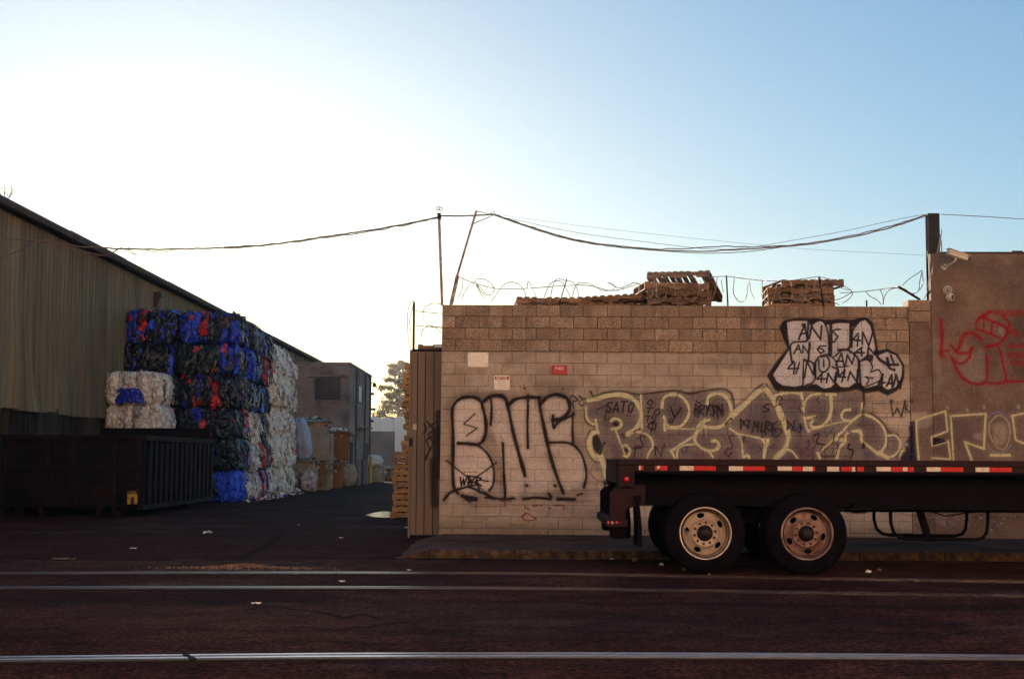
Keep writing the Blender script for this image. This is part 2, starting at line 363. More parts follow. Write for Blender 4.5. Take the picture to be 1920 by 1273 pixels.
# dust and grit by the far rail
for k in range(420):
    x = rg.gauss(455, 85); y = rg.gauss(1066, 3.0)
    if y < 1071: 
        p = g(x, y); gc.stroke([p, (p[0] + rg.uniform(.01, .08), p[1])], rg.uniform(.02, .06), BR, rg.uniform(.3, .9), .6, sm=False)
for k in range(200):
    x = rg.uniform(0, 640); y = rg.gauss(1053, 2.0); p = g(x, y); gc.stroke([p, (p[0] + rg.uniform(.02, .15), p[1])], rg.uniform(.015, .04), BR, rg.uniform(.2, .6), .6, sm=False)
for k in range(500):
    x = rg.uniform(0, 1920); y = rg.uniform(1080, 1273); p = g(x, y); gc.stroke([p, (p[0] + rg.uniform(.004, .03), p[1])], rg.uniform(.012, .022), LT, rg.uniform(.4, .9), .5, sm=False)
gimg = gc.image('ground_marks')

m_asphalt = mat('asphalt', (0.040, 0.014, 0.011), 0.9, n_scale=0.9, n_amt=0.35, bump=1.0, b_scale=55, col2=(0.066, 0.027, 0.020), mix=(0.45, 0.62), m_scale=0.5, fine=0.95, f_scale=30, spec=0.03)
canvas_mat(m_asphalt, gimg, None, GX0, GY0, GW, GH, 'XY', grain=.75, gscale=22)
m_side = mat('pavement_concrete', (0.10, 0.055, 0.038), 0.9, n_scale=1.5, n_amt=0.35, bump=0.6, b_scale=50, col2=(0.065, 0.036, 0.026), m_scale=1.2, fine=0.4, f_scale=60, spec=0.05)
m_kerb = mat('kerb_concrete', (0.11, 0.068, 0.036), 0.9, n_scale=7, n_amt=0.5, bump=1.0, b_scale=40, col2=(0.05, 0.033, 0.024), mix=(.42, .58), m_scale=9, fine=0.3, spec=0.15)

# ground sheet with slight unevenness near the camera (one sheet to the horizon)
def ground():
    xs = np.concatenate([[-900, -300, -100, -40], np.linspace(-20, 20, 161), [40, 100, 300, 900]])
    ys = np.concatenate([[-200, -50, 0], np.linspace(5, 45, 161), [60, 90, 140, 300, 1500]])
    X, Y = np.meshgrid(xs, ys)
    Z = 0.006 * np.sin(X * 1.3 + Y * .7) * np.sin(Y * 1.9 - X * .3) + 0.004 * np.sin(X * 3.1) * np.sin(Y * 4.3)
    Z[(np.abs(X) > 19) | (Y < 6) | (Y > 44)] = 0
    for yr in (9.4, 14.0, 15.6): Z *= 1 - 0.9 * np.exp(-((Y - yr) / .5) ** 2)
    V = np.stack([X.ravel(), Y.ravel(), Z.ravel()], 1); nx, ny = len(xs), len(ys)
    Fc = [(j * nx + i, j * nx + i + 1, (j + 1) * nx + i + 1, (j + 1) * nx + i) for j in range(ny - 1) for i in range(nx - 1)]
    return tag(link('road', meshdata('road', V, Fc, m_asphalt, smooth=True)), kind='structure')
ground()
# pavement behind the kerb: a slab that ramps down at its left end to the driveway
xa = PZ(735, 1046).x; xb = PZ(806, 1030, .12).x
def pavement():
    mb = MB(); xs = [xb + .02, xb + 6, 14]; y0, y1 = KERB_Y + .15, 22.9
    mb.box((xb, y0, -.05), (14, y1 + .3, .118))
    V = [(xa, y0, -.02), (xb - .002, y0, .118), (xb - .002, y1, .118), (xa, y1 + .1, -.02), (xb - .002, y0, -.03), (xb - .002, y1, -.03)]
    mb.add(V, [(0, 1, 2, 3), (0, 4, 1), (3, 2, 5)])
    return tag(mb.build('pavement', m_side), kind='structure')
pavement()
kp = tag(empty('kerb', (0, 0, 0)), kind='structure')
xk = xb; i = 0
while xk < 12:                                     # kerb stones with narrow joints, each slightly off line
    L_ = 1.22; dx = rg.uniform(-.004, .004)
    mb = MB().box((0, 0, -.08), (L_ - .004, .148, .12 + rg.uniform(-.004, .004)), ch=.016)
    mb.build('kerb_stone', m_kerb, kp, (xk, KERB_Y + dx, 0)); xk += L_; i += 1
mb = MB(); mb.add([(xa - .05, KERB_Y, -.02), (xb - .01, KERB_Y, .115), (xb - .01, KERB_Y + .148, .115), (xa - .05, KERB_Y + .148, -.02), (xb - .01, KERB_Y, -.05), (xb - .01, KERB_Y + .148, -.05)], [(0, 1, 2, 3), (0, 4, 1), (3, 2, 5)])
mb.build('kerb_ramp', m_kerb, kp)

# ---- street rails: grooved girder rails set in the asphalt
m_rail = mat('rail_steel', (0.50, 0.52, 0.60), 0.30, 1.0, n_scale=3, n_amt=0.25, bump=0.12, b_scale=30, col2=(0.20, 0.15, 0.15), mix=(.5, .75), m_scale=1.5, stretch=(.3, 3, 1))
m_groove = mat('rail_groove', (0.012, 0.010, 0.010), 0.9)
m_rail2 = mat('worn_rail_steel', (0.13, 0.105, 0.12), 0.30, 1.0, n_scale=3, n_amt=0.3, bump=0.25, b_scale=30, col2=(0.10, 0.065, 0.055), mix=(.45, .62), m_scale=1.2, stretch=(.3, 3, 1))
def rail(pix, label, wd=0.15, m_rail=m_rail):
    pts = [PZ(*p) for p in pix]
    P = cat([(p.x, p.y) for p in pts], 10)
    root = tag(empty('street_rail', (P[0][0], P[0][1], 0)), label, 'rail', 'steel rails set in the street')
    def strip(name, y0, y1, z, m, zb=-0.03):
        V = []; Fc = []
        for (x, y) in P:
            x -= P[0][0]; yy = y - P[0][1]; V += [(x, yy + y0, zb), (x, yy + y0, z), (x, yy + y1, z), (x, yy + y1, zb)]
        for i in range(len(P) - 1):
            a = i * 4; b = a + 4
            for k in range(3): Fc.append((a + k, b + k, b + k + 1, a + k + 1))
        Fc.append((0, 1, 2, 3)); n = (len(P) - 1) * 4; Fc.append((n + 3, n + 2, n + 1, n))
        link(name, meshdata(name, V, Fc, m), root)
    strip('rail_head', -wd * .5, -wd * .14, 0.020, m_rail); strip('guard_lip', wd * .20, wd * .5, 0.019, m_rail); strip('groove', -wd * .138, wd * .198, 0.004, m_groove)
    strip('edge_tar', -wd * .5 - .05, -wd * .5 - .002, 0.0085, m_groove)
    return root
rail([(-260, 1242), (0, 1238.5), (320, 1235), (640, 1232), (960, 1231), (1280, 1231.5), (1600, 1233), (1920, 1235.5), (2200, 1238)], 'nearest steel rail in the street, bright and crossing the whole foreground', .20)
rail([(-200, 1103), (0, 1103.5), (320, 1103.5), (640, 1103.5), (960, 1105), (1280, 1108.5), (1600, 1114), (1920, 1119), (2150, 1123)], 'middle of the three street rails, thin and curving slightly towards the right', .24, m_rail2)
rail([(-200, 1075.5), (0, 1076), (320, 1075.5), (640, 1075.5), (960, 1077), (1280, 1081), (1600, 1087), (1920, 1092), (2150, 1096)], 'farthest street rail, closest to the kerb and the trailer', .26, m_rail2)
# little break in the near rail is a joint plate
pj = PZ(355, 1236)
tag(MB().box((-.02, -.115, 0), (.02, .115, .024), m=Matrix.Rotation(.5, 4, 'Z')).build('rail_joint', m_groove, loc=(pj.x, pj.y, 0)), 'dark narrow joint across the nearest rail near the left edge', 'rail joint')

# ================================================================= BLOCK WALL WITH GRAFFITI
wc = Canvas(-0.3, -0.2, 11.4, 4.6, 0.0045)
K = 1 / 108.0
class Crop:
    def __init__(s, ox, oy, sc): s.o = (ox, oy, sc)
    def m(s, x, y): return wl(s.o[0] + x / s.o[2], s.o[1] + y / s.o[2])
    def st(s, pts, w_, col, op=1, soft=.35, sm=True):
        P = [s.m(*p) for p in pts]; W_ = w_ / s.o[2] * K
        if op > .8 and W_ < .12:
            wc.stroke(P, W_ * 2.3, col, .16, 2.2, sm)
            if rg.random() < .25 and len(P) > 2:
                q = rg.choice(P[1:]); wc.stroke([q, (q[0] + rg.uniform(-.004, .004), q[1] - rg.uniform(.05, .22))], .010, col, .75, .5, sm=False)
        wc.stroke(P, W_ * rg.uniform(.9, 1.15), col, op, soft + .12, sm, vary=.22)
    def po(s, pts, col, op=1, blur=0, tex=0, sm=False):
        if sm: pts = [tuple(p) for p in cat(list(pts) + [pts[0]], 5)]
        wc.poly([s.m(*p) for p in pts], col, op, blur / s.o[2] * K, tex)
    def tx(s, t, x, y, w_, h, lw, col, op=1, slant=0.15, jit=.12): wc.text(t, x, y, w_, h, 1.3 * lw / s.o[2] * K, col, op, slant, jit, rg, s.m)
C5 = Crop(820, 640, 3.35); C6 = Crop(1080, 560, 3.745); C7 = Crop(1400, 560, 3.744); C8 = Crop(1680, 380, 2.45); C9 = Crop(1500, 840, 4.571)
BLK = (0.007, 0.004, 0.008); WHT = (0.82, 0.70, 0.60); YEL = (0.68, 0.62, 0.38); BUFF = (0.48, 0.39, 0.29); PUR = (0.13, 0.10, 0.115); RED = (0.26, 0.010, 0.022); GRY = (0.36, 0.31, 0.27)
# buffed-over paint on the lower courses, in many rolled rectangles
x0b = .0; zb = wl(1200, 663)[1]
wc.poly([(-.3, -.2), (WALL_L, -.2), (WALL_L, zb), (-.3, zb)], BUFF, 0.72, 0.015, 0.15)
for k in range(150):
    x = rg.uniform(0, WALL_L); z = rg.uniform(.1, zb - .1); a = rg.uniform(.2, 1.0); b_ = rg.choice([.2, .2, .4, .1])
    z = math.floor(z / .2) * .2 + .1; x = min(x, WALL_L - a); t = rg.uniform(.6, 1.4)
    wc.poly([(x, z), (x + a, z + rg.uniform(-.02, .02)), (x + a + rg.uniform(-.05, .05), min(z + b_, zb)), (x, min(zb, z + b_))], tuple(c * t for c in (BUFF if rg.random() < .6 else GRY)), rg.uniform(.2, .6), .02, .35)
for k in range(120):
    x = rg.uniform(0, WALL_L); z = rg.uniform(.1, zb - .1); wc.stroke([(x, z), (x + rg.uniform(-.4, .4), z + rg.uniform(-.12, .12))], rg.uniform(.06, .3), rg.choice([(.20, .14, .11), (.26, .17, .15), (.58, .50, .42), (.30, .22, .22)]), rg.uniform(.12, .40), 1.8, sm=False)
for k in range(90):                                # pale scraped streaks low on the wall
    x = rg.uniform(0, WALL_L); z = rg.uniform(.15, 1.35); a = rg.uniform(.2, 1.3)
    wc.stroke([(x, z), (x + a, z + rg.uniform(-.02, .02))], rg.uniform(.008, .03), (0.50, 0.41, 0.32), rg.uniform(.25, .75), 1.0, sm=False)
for k in range(50):
    x = rg.uniform(0, WALL_L); z = rg.uniform(.1, 1.2); a = rg.uniform(.2, .9)
    wc.stroke([(x, z), (x + a, z + rg.uniform(-.02, .02))], rg.uniform(.008, .05), (0.13, 0.09, 0.08), rg.uniform(.2, .5), 1.0, sm=False)
wc.poly([(-.3, -.2), (WALL_L, -.2), (WALL_L, .2), (-.3, .24)], (0.10, 0.072, 0.045), .6, .06, .4)   # splashed dirt at the foot
for k in range(45):
    x = rg.uniform(0, WALL_L); z = rg.uniform(.3, zb - .15); a = rg.uniform(.15, .7)
    wc.stroke([(x, z), (x + a, z + rg.uniform(-.04, .04))], rg.uniform(.08, .28), rg.choice([(.66, .56, .45), (.60, .50, .40), (.20, .15, .12), (.25, .18, .16)]), rg.uniform(.25, .55), .5, sm=False, vary=.4)
# stains running down from the top
for k in range(40):
    x = rg.uniform(0, WALL_L); a = rg.uniform(.2, .8); wc.stroke([(x, WALL_H), (x + rg.uniform(-.02, .02), WALL_H - a)], rg.uniform(.03, .12), (0.10, 0.07, 0.055), rg.uniform(.08, .25), 1.4, sm=False)

for k in range(34):
    x = rg.uniform(0, WALL_L); z = rg.uniform(zb, WALL_H); wc.stroke([(x, z), (x + rg.uniform(-.3, .3), z + rg.uniform(-.1, .1))], rg.uniform(.1, .3), rg.choice([(.13, .08, .055), (.20, .13, .09), (.40, .31, .23)]), rg.uniform(.1, .3), 1.8, sm=False)
for k in range(12):
    x = rg.uniform(5.0, WALL_L); wc.stroke([(x, WALL_H), (x + .02, WALL_H - rg.uniform(.2, 1.2))], rg.uniform(.05, .2), (.07, .045, .04), rg.uniform(.15, .35), 1.8, sm=False)
# --- first piece: tall bubble letters, pale fill and dark outline
f = .85
C5.po([(100, 420), (150, 360), (240, 355), (285, 420), (305, 540), (270, 640), (340, 730), (352, 850), (330, 930), (130, 950), (100, 840)], WHT, f, 8, .3, True)
C5.po([(300, 380), (390, 350), (440, 400), (490, 620), (550, 850), (540, 960), (430, 980), (400, 700), (340, 540), (300, 600)], WHT, f * .8, 12, .45)
C5.po([(450, 420), (520, 365), (560, 380), (640, 365), (690, 640), (780, 930), (560, 960), (550, 850)], WHT, f * .7, 14, .5)
C5.po([(660, 380), (740, 345), (810, 360), (830, 430), (780, 490), (850, 470), (850, 640), (920, 700), (930, 880), (800, 950), (740, 840), (690, 640)], WHT, f * .7, 10, .45)
C5.po([(240, 660), (110, 640), (110, 800), (230, 760)], (0.40, 0.20, 0.20), .3, 20, .5)
C5.po([(620, 700), (760, 690), (820, 820), (650, 850)], (0.36, 0.18, 0.18), .25, 20, .5)
for P in ([(60, 420), (120, 350), (210, 325), (300, 340), (340, 330), (420, 345), (480, 345)], [(640, 360), (700, 330), (780, 325), (840, 370)], [(830, 380), (840, 450)]): C5.st(P, 40, BLK, .28, 1.8)
O = 15
for P, wd in [([(130, 955), (105, 920), (97, 840), (97, 700), (97, 560), (92, 440), (110, 390), (150, 358), (205, 350), (250, 360), (275, 385), (285, 420), (298, 470), (305, 530), (300, 590), (280, 630), (245, 648), (190, 642), (130, 640)], O),
              ([(245, 648), (290, 680), (330, 730), (352, 800), (355, 860), (345, 910), (325, 935)], 11), ([(290, 378), (335, 345), (390, 342), (425, 360), (440, 400), (455, 470), (480, 590), (510, 700), (535, 790), (550, 845)], O),
              ([(335, 360), (340, 420), (335, 525)], 13), ([(410, 640), (415, 750), (418, 850), (425, 960), (418, 990)], 13), ([(445, 400), (480, 370), (530, 355), (600, 352), (640, 355)], O), ([(568, 340), (568, 420), (565, 520), (568, 670)], 11),
              ([(640, 360), (645, 420), (665, 520), (690, 640), (715, 740), (750, 850), (790, 950)], O), ([(650, 390), (690, 350), (745, 335), (800, 350), (825, 380), (830, 420), (815, 455), (775, 485), (725, 495)], O),
              ([(725, 465), (730, 545), (760, 505), (845, 465), (855, 452)], 11), ([(850, 460), (848, 560), (852, 640)], 11), ([(690, 637), (800, 635), (860, 655), (905, 710), (930, 790), (935, 850), (920, 915)], 11),
              ([(40, 995), (80, 950), (130, 930), (190, 915), (250, 935), (300, 960), (350, 985)], 12), ([(155, 970), (200, 985), (240, 990)], 22), ([(170, 985), (205, 1008)], 10), ([(300, 980), (420, 990), (480, 985)], 11),
              ([(540, 990), (620, 982), (710, 990)], 13), ([(755, 990), (860, 992)], 14), ([(880, 965), (910, 955)], 9), ([(700, 960), (712, 975)], 16), ([(738, 905), (742, 908)], 14), ([(560, 905), (562, 906)], 14)]:
    C5.st(P, wd * 2.2, BLK, .30, 1.3); C5.st(P, wd * 1.3, BLK, .98, .45)
for P in ([(55, 748), (120, 800), (200, 860), (280, 930), (345, 985)], [(370, 762), (290, 820), (220, 870), (190, 900)], [(200, 860), (215, 900)]): C5.st(P, 12, BLK, .9, .6, False)
C5.st([(235, 455), (165, 520), (250, 545), (180, 595)], 11, BLK, .9, .5, False)
C5.tx('WER', 140, 850, 150, 55, 8, BLK); C5.st([(250, 880), (265, 950)], 10, BLK); C5.st([(270, 870), (320, 880)], 9, BLK)
for x in range(170, 250, 14): C5.st([(x, 820), (x + 4, 822)], 7, BLK, .8)
C5.st([(835, 350), (850, 340), (880, 370), (850, 380), (855, 420)], 8, BLK, .9); C5.st([(890, 345), (935, 375), (905, 405), (890, 380), (925, 360)], 8, BLK, .9)
for (x, y, r_) in ((545, 295, 14), (788, 298, 12), (570, 340, 10)): C5.st([(x, y), (x + 1, y + 1)], r_, BLK, .9, .8)
for P in ([(390, 1000), (420, 1005), (425, 1040)], [(525, 1100), (560, 1080), (600, 1100), (620, 1115), (560, 1125), (530, 1105)], [(550, 1040), (575, 1055)], [(600, 1035), (625, 1030)], [(640, 1030), (655, 1032)], [(735, 1030), (790, 1030), (793, 1055)], [(700, 1045), (712, 1050)]): C5.st(P, 9, RED, .8, .8)
C5.st([(990, 770), (960, 820), (1000, 870), (1050, 880)], 7, (0.28, 0.05, 0.10), .6, .8); C5.st([(1020, 800), (1090, 800), (1070, 840)], 6, (0.28, 0.05, 0.10), .5, .8)

# --- second piece: long yellow-lined letters on a dull violet fill, up to the pilaster
C6.po([(70, 690), (250, 660), (700, 655), (1050, 650), (1110, 760), (1310, 610), (1400, 660), (1573, 670), (1573, 1300), (240, 1300), (200, 1150), (120, 1100), (90, 980), (120, 880), (70, 820)], PUR, .86, 14, .3)
C7.po([(370, 650), (820, 650), (830, 800), (960, 870), (1070, 960), (1090, 1080), (1060, 1200), (0, 1200), (0, 730), (160, 620), (230, 680)], PUR, .82, 14, .3)
for k in range(170):                               # rolled fill shows its stripes
    x = rg.uniform(100, 2200); y = rg.uniform(690, 1250); t = rg.uniform(.6, 2.0)
    C6.st([(x, y), (x + rg.uniform(60, 300), y + rg.uniform(-5, 5))], rg.uniform(3, 14), tuple(c * t for c in PUR), rg.uniform(.2, .6), 1.0, False)
for (x, y) in ((200, 740), (280, 890), (690, 790), (980, 760), (900, 1030), (350, 1060), (1350, 900), (1700, 820), (2000, 1000), (1980, 820), (1560, 1080)): C6.st([(x - 30, y - 10), (x + 30, y + 15)], 110, (0.03, 0.022, 0.035), .45, 2.0)
# patches where the colour bleeds: plum and blue
for (x, y, c) in ((880, 1090, (0.16, .02, .07)), (1060, 1085, (.16, .02, .08)), (1500, 1110, (.12, .02, .08)), (330, 1100, (.12, .03, .08)), (1620, 1080, (.15, .02, .09)), (1560, 900, (.06, .05, .2)), (1440, 800, (.07, .06, .2)), (2080, 1100, (.03, .02, .12))): C6.st([(x - 40, y + 10), (x, y - 12), (x + 45, y + 12)], 45, c, .45, 1.6)
for P in ([(100, 655), (130, 690), (200, 662), (300, 650), (440, 675)], [(440, 675), (600, 655), (700, 645), (790, 668), (880, 652), (960, 640), (1040, 638), (1090, 670), (1108, 740), (1112, 790)], [(1170, 750), (1260, 640), (1310, 600)], [(1335, 600), (1385, 692), (1425, 645)],
          [(60, 800), (65, 850), (95, 885), (130, 895)], [(95, 930), (78, 1000), (95, 1090), (130, 1140), (172, 1145)], [(175, 1140), (195, 1240), (205, 1330)]):
    C6.st(P, 17, BLK, .35, 1.5); C6.st(P, 10, BLK, .9, .6)
C7.st([(820, 640), (822, 740), (812, 802), (880, 812), (945, 862), (1000, 940), (1055, 958)], 11, BLK, .9, .6)
for P, wd in [([(85, 715), (140, 705), (220, 682), (310, 675), (380, 695), (430, 740), (455, 800), (450, 860), (420, 910), (365, 950)], 23), ([(455, 680), (457, 800), (462, 930)], 14), ([(70, 765), (72, 830), (95, 868), (125, 882)], 11), ([(138, 850), (150, 940)], 16),
              ([(150, 940), (110, 950), (92, 1000), (100, 1060), (130, 1110), (170, 1120), (180, 1060)], 24), ([(165, 1085), (195, 1180), (215, 1270), (225, 1330)], 27), ([(245, 860), (270, 842), (308, 855), (316, 890), (290, 910), (250, 915)], 17),
              ([(280, 930), (310, 1010), (340, 1090)], 9), ([(320, 1040), (350, 1030), (380, 1070), (360, 1105), (335, 1102)], 16), ([(430, 935), (490, 950), (530, 990), (537, 1040), (512, 1080), (500, 1118)], 14),
              ([(600, 765), (615, 700), (660, 675), (720, 680), (770, 720), (793, 780), (780, 840), (740, 890), (690, 905), (640, 890), (615, 830)], 17), ([(620, 870), (622, 925)], 14), ([(622, 913), (870, 915)], 7),
              ([(920, 740), (930, 690), (980, 668), (1040, 680), (1080, 740), (1088, 800), (1060, 860), (1010, 900), (940, 905), (893, 895)], 17), ([(850, 910), (880, 870), (935, 850)], 16), ([(905, 850), (890, 890), (910, 905)], 16),
              ([(1070, 855), (1120, 800), (1200, 728), (1270, 660), (1312, 640)], 25), ([(1335, 640), (1380, 700), (1420, 780), (1455, 860), (1492, 960), (1468, 1050), (1405, 1118)], 24), ([(665, 1070), (740, 1020), (830, 960), (885, 905)], 13),
              ([(850, 930), (832, 990), (870, 1040), (930, 1068), (980, 1060), (1002, 1030), (985, 1000), (955, 1000)], 20), ([(930, 1070), (960, 1112)], 14), ([(670, 1070), (692, 1118)], 13), ([(708, 1118), (715, 1060), (760, 1030), (830, 1022)], 12),
              ([(1030, 885), (1090, 920), (1140, 955), (1160, 1000), (1172, 1115)], 11), ([(1130, 950), (1240, 968), (1350, 995)], 14), ([(1350, 990), (1330, 1040), (1318, 1115)], 18), ([(1300, 985), (1330, 1020)], 16), ([(1180, 1110), (1200, 1100), (1215, 1115)], 20)]:
    C6.st(P, wd * 1.7, BLK, .35, 1.2, True) if wd > 10 else None; C6.st(P, wd * 1.2, YEL, .95, .3)
for P, wd in [([(185, 700), (205, 740), (232, 800), (258, 870), (295, 965)], 30), ([(295, 960), (275, 1040), (205, 1118)], 15), ([(270, 1050), (320, 1075), (355, 1118)], 12), ([(200, 680), (300, 660), (382, 668)], 14), ([(382, 660), (390, 720), (396, 795)], 15), ([(398, 780), (410, 725), (450, 680), (520, 665)], 12),
              ([(560, 672), (620, 672)], 22), ([(590, 672), (592, 780), (570, 850), (520, 895), (470, 905), (448, 880), (475, 830)], 16), ([(405, 840), (470, 830)], 13), ([(402, 835), (418, 900), (435, 935)], 15), ([(430, 925), (560, 890), (690, 860)], 7),
              ([(722, 780), (685, 785), (665, 820), (680, 850), (740, 855), (800, 815), (870, 828), (940, 880), (972, 940), (975, 1020), (940, 1080)], 15), ([(808, 735), (804, 805)], 11), ([(740, 860), (660, 940), (600, 1000), (500, 1090)], 14), ([(498, 1085), (512, 1118)], 14),
              ([(615, 985), (690, 1000), (645, 1050), (632, 1115)], 20), ([(690, 1000), (700, 950), (760, 930), (800, 950), (808, 1000), (860, 1040), (925, 1095)], 14), ([(760, 930), (800, 925), (812, 995)], 9), ([(975, 965), (1040, 960), (1078, 1010), (1062, 1070), (1010, 1110), (930, 1090)], 11), ([(925, 1080), (990, 1118)], 20), ([(1072, 1120), (1088, 1070), (1112, 1058)], 7)]:
    C7.st(P, wd * 1.7, BLK, .35, 1.2) if wd > 10 else None; C7.st(P, wd * 1.2, YEL, .95, .3)
C6.po([(150, 950), (120, 970), (118, 1030), (150, 1090), (180, 1090), (185, 1040)], BLK, .9, 2, 0, True)
C6.st([(275, 880), (280, 882)], 30, BLK, .9, .6); C6.st([(350, 1060), (355, 1065)], 24, BLK, .9, .6)
C7.st([(522, 1085), (600, 1012), (645, 1030), (620, 1108), (530, 1110), (522, 1085)], 8, BLK, .9, .3, False)
for (t, x, y, w_, h, lw) in (('SATO', 205, 725, 205, 75, 9), ('O', 500, 712, 50, 36, 7), ('T', 485, 765, 60, 45, 7), ('O', 545, 775, 50, 45, 7), ('TS', 480, 825, 90, 40, 7), ('O', 500, 870, 80, 50, 8), ('I', 505, 850, 60, 100, 8), ('BRYSN', 825, 745, 200, 70, 8), ('MIRK', 1240, 865, 170, 65, 8),
                               ('N', 1480, 860, 60, 55, 8), ('N', 1150, 850, 70, 60, 8), ('Y', 650, 770, 100, 110, 8), ('T', 390, 1050, 60, 60, 7), ('N', 550, 1040, 60, 60, 6), ('S', 430, 960, 50, 90, 7), ('S', 1310, 745, 60, 50, 9), ('S', 1060, 950, 50, 110, 6), ('O', 1370, 915, 80, 60, 7), ('D', 1300, 925, 40, 50, 6)):
    C6.tx(t, x, y, w_, h, lw, BLK, .9)
for k in range(46):
    x = rg.uniform(130, 2150); y = rg.uniform(720, 1100); P = [(x, y)]
    for q in range(rg.randint(2, 5)): x += rg.uniform(-22, 30); y += rg.uniform(-34, 34); P.append((x, y))
    C6.st(P, rg.uniform(5, 9), rg.choice([BLK, BLK, BLK, (.10, .02, .06), (.03, .03, .12)]), rg.uniform(.6, .95), .5, rg.random() < .5)
C6.st([(155, 775), (215, 760), (200, 850), (235, 840)], 7, BLK, .85); C6.st([(1150, 910), (1200, 850), (1210, 890), (1170, 880)], 7, BLK, .85)
C6.tx('LOTW', 215, 1130, 110, 90, 10, BLK, .9); C6.st([(210, 1290), (260, 1255), (320, 1225)], 34, BLK, .9)
for P in ([(1000, 745), (1030, 830)], [(980, 760), (1000, 840)], [(960, 760), (970, 850)], [(1015, 740), (1040, 815)]): C6.st(P, 6, BLK, .8)
C7.st([(470, 960), (510, 950), (490, 1010), (550, 1025)], 9, BLK); C7.st([(720, 1020), (710, 1050), (745, 1070), (730, 1115)], 9, BLK); C7.st([(285, 920), (310, 880), (330, 925), (370, 900)], 8, (.02, .02, .10))
C7.po([(1190, 850), (1130, 870), (1142, 960), (1108, 1020), (1112, 1070), (1070, 1120), (1205, 1300), (1183, 1000)], (0.008, 0.006, 0.03), .96, 6, 0)
for (x, y) in ((1135, 880), (1120, 1022)): C7.st([(x, y), (x + 2, y + 2)], 16, (.5, .45, .5), .9, .8)
C7.st([(1010, 715), (1025, 825), (1055, 770), (1085, 828), (1110, 720)], 9, BLK, .9, .4, False); C7.st([(1110, 720), (1115, 800)], 9, BLK, .9, .4, False); C7.st([(1145, 800), (1115, 770), (1130, 740)], 8, BLK, .9, .4, False)
for (x, y) in ((1016, 720), (1112, 722), (1155, 718)): C7.st([(x, y), (x + 1, y + 1)], 24, BLK, .7, 1.2)

# --- throw-up on the upper right: pale bubble letters, heavy dark edge
C7.po([(252, 158), (330, 138), (440, 140), (500, 138), (560, 150), (640, 142), (740, 150), (790, 135), (840, 132), (885, 170), (905, 260), (922, 365), (985, 352), (1060, 390), (1108, 470), (1105, 560), (1060, 645), (990, 682), (920, 652), (830, 664), (770, 640), (700, 655), (620, 662), (540, 660), (440, 652), (320, 655), (200, 650), (140, 540), (215, 430), (285, 350), (262, 300), (228, 205)], BLK, .98, 5)
C7.po([(282, 168), (330, 158), (432, 158), (445, 190), (500, 160), (530, 162), (560, 185), (588, 185), (640, 172), (720, 175), (732, 210), (790, 165), (830, 152), (865, 190), (885, 260), (905, 372), (925, 398), (982, 375), (1045, 400), (1088, 470), (1086, 550), (1045, 620), (990, 640), (930, 602), (830, 628), (795, 590), (760, 590), (715, 622), (660, 620), (625, 585), (590, 622), (540, 632), (490, 600), (460, 600), (415, 620), (395, 605), (340, 618), (250, 608), (210, 580), (185, 535), (240, 450), (302, 352), (290, 260)], (0.70, 0.66, 0.64), .95, 2, .2)
I = (0.008, 0.005, 0.016)
for P, wd in [([(432, 158), (428, 240), (418, 298), (312, 318), (316, 440), (330, 445)], 11), ([(440, 310), (432, 440)], 11), ([(446, 230), (462, 180), (520, 152), (555, 190), (575, 280), (578, 400)], 11), ([(575, 155), (590, 200), (588, 390)], 18), ([(728, 170), (722, 340), (640, 362)], 14), ([(735, 340), (740, 230), (790, 160)], 13),
              ([(395, 605), (395, 520), (398, 440)], 9), ([(400, 430), (465, 455), (482, 540), (460, 590), (412, 612)], 11), ([(482, 560), (485, 440), (540, 396), (600, 410), (635, 480), (622, 585)], 11), ([(515, 410), (565, 410), (580, 470), (545, 515), (510, 500), (505, 430)], 9), ([(540, 430), (540, 480)], 9), ([(600, 480), (640, 500), (645, 550)], 9),
              ([(620, 405), (680, 358), (750, 388), (787, 450), (775, 590)], 12), ([(787, 440), (850, 432), (882, 480), (870, 515), (920, 500), (945, 530), (940, 570), (880, 600), (800, 630)], 9), ([(787, 440), (795, 540), (800, 632)], 11), ([(905, 370), (925, 420), (985, 460), (1060, 465)], 16), ([(840, 600), (858, 570), (835, 550), (885, 560)], 8), ([(985, 420), (1000, 485), (1035, 500)], 16), ([(1010, 400), (1030, 450)], 12)]:
    C7.st(P, wd * 1.25, I, .95, .3)
C7.po([(787, 440), (850, 388), (890, 398), (882, 445), (850, 432)], I, .95, 1)
for (t, x, y, w_, h, lw) in (('AN', 355, 190, 185, 95, 11), ('S', 590, 212, 60, 90, 10), ('4N', 738, 240, 140, 88, 10), ('AN', 325, 325, 130, 58, 9), ('6', 490, 325, 70, 55, 9), ('4N', 765, 340, 150, 60, 11), ('AN', 625, 388, 135, 75, 10), ('4', 280, 435, 90, 105, 10), ('I', 330, 440, 50, 100, 9), ('N', 405, 450, 70, 95, 10), ('4N', 490, 520, 140, 65, 10), ('4N', 640, 505, 150, 75, 10), ('4AN', 920, 540, 170, 80, 12), ('T', 640, 480, 70, 90, 8)):
    C7.tx(t, x, y, w_, h, lw, I, .95, .15, .12)
C7.st([(395, 185), (397, 188)], 26, I, .9, .8)

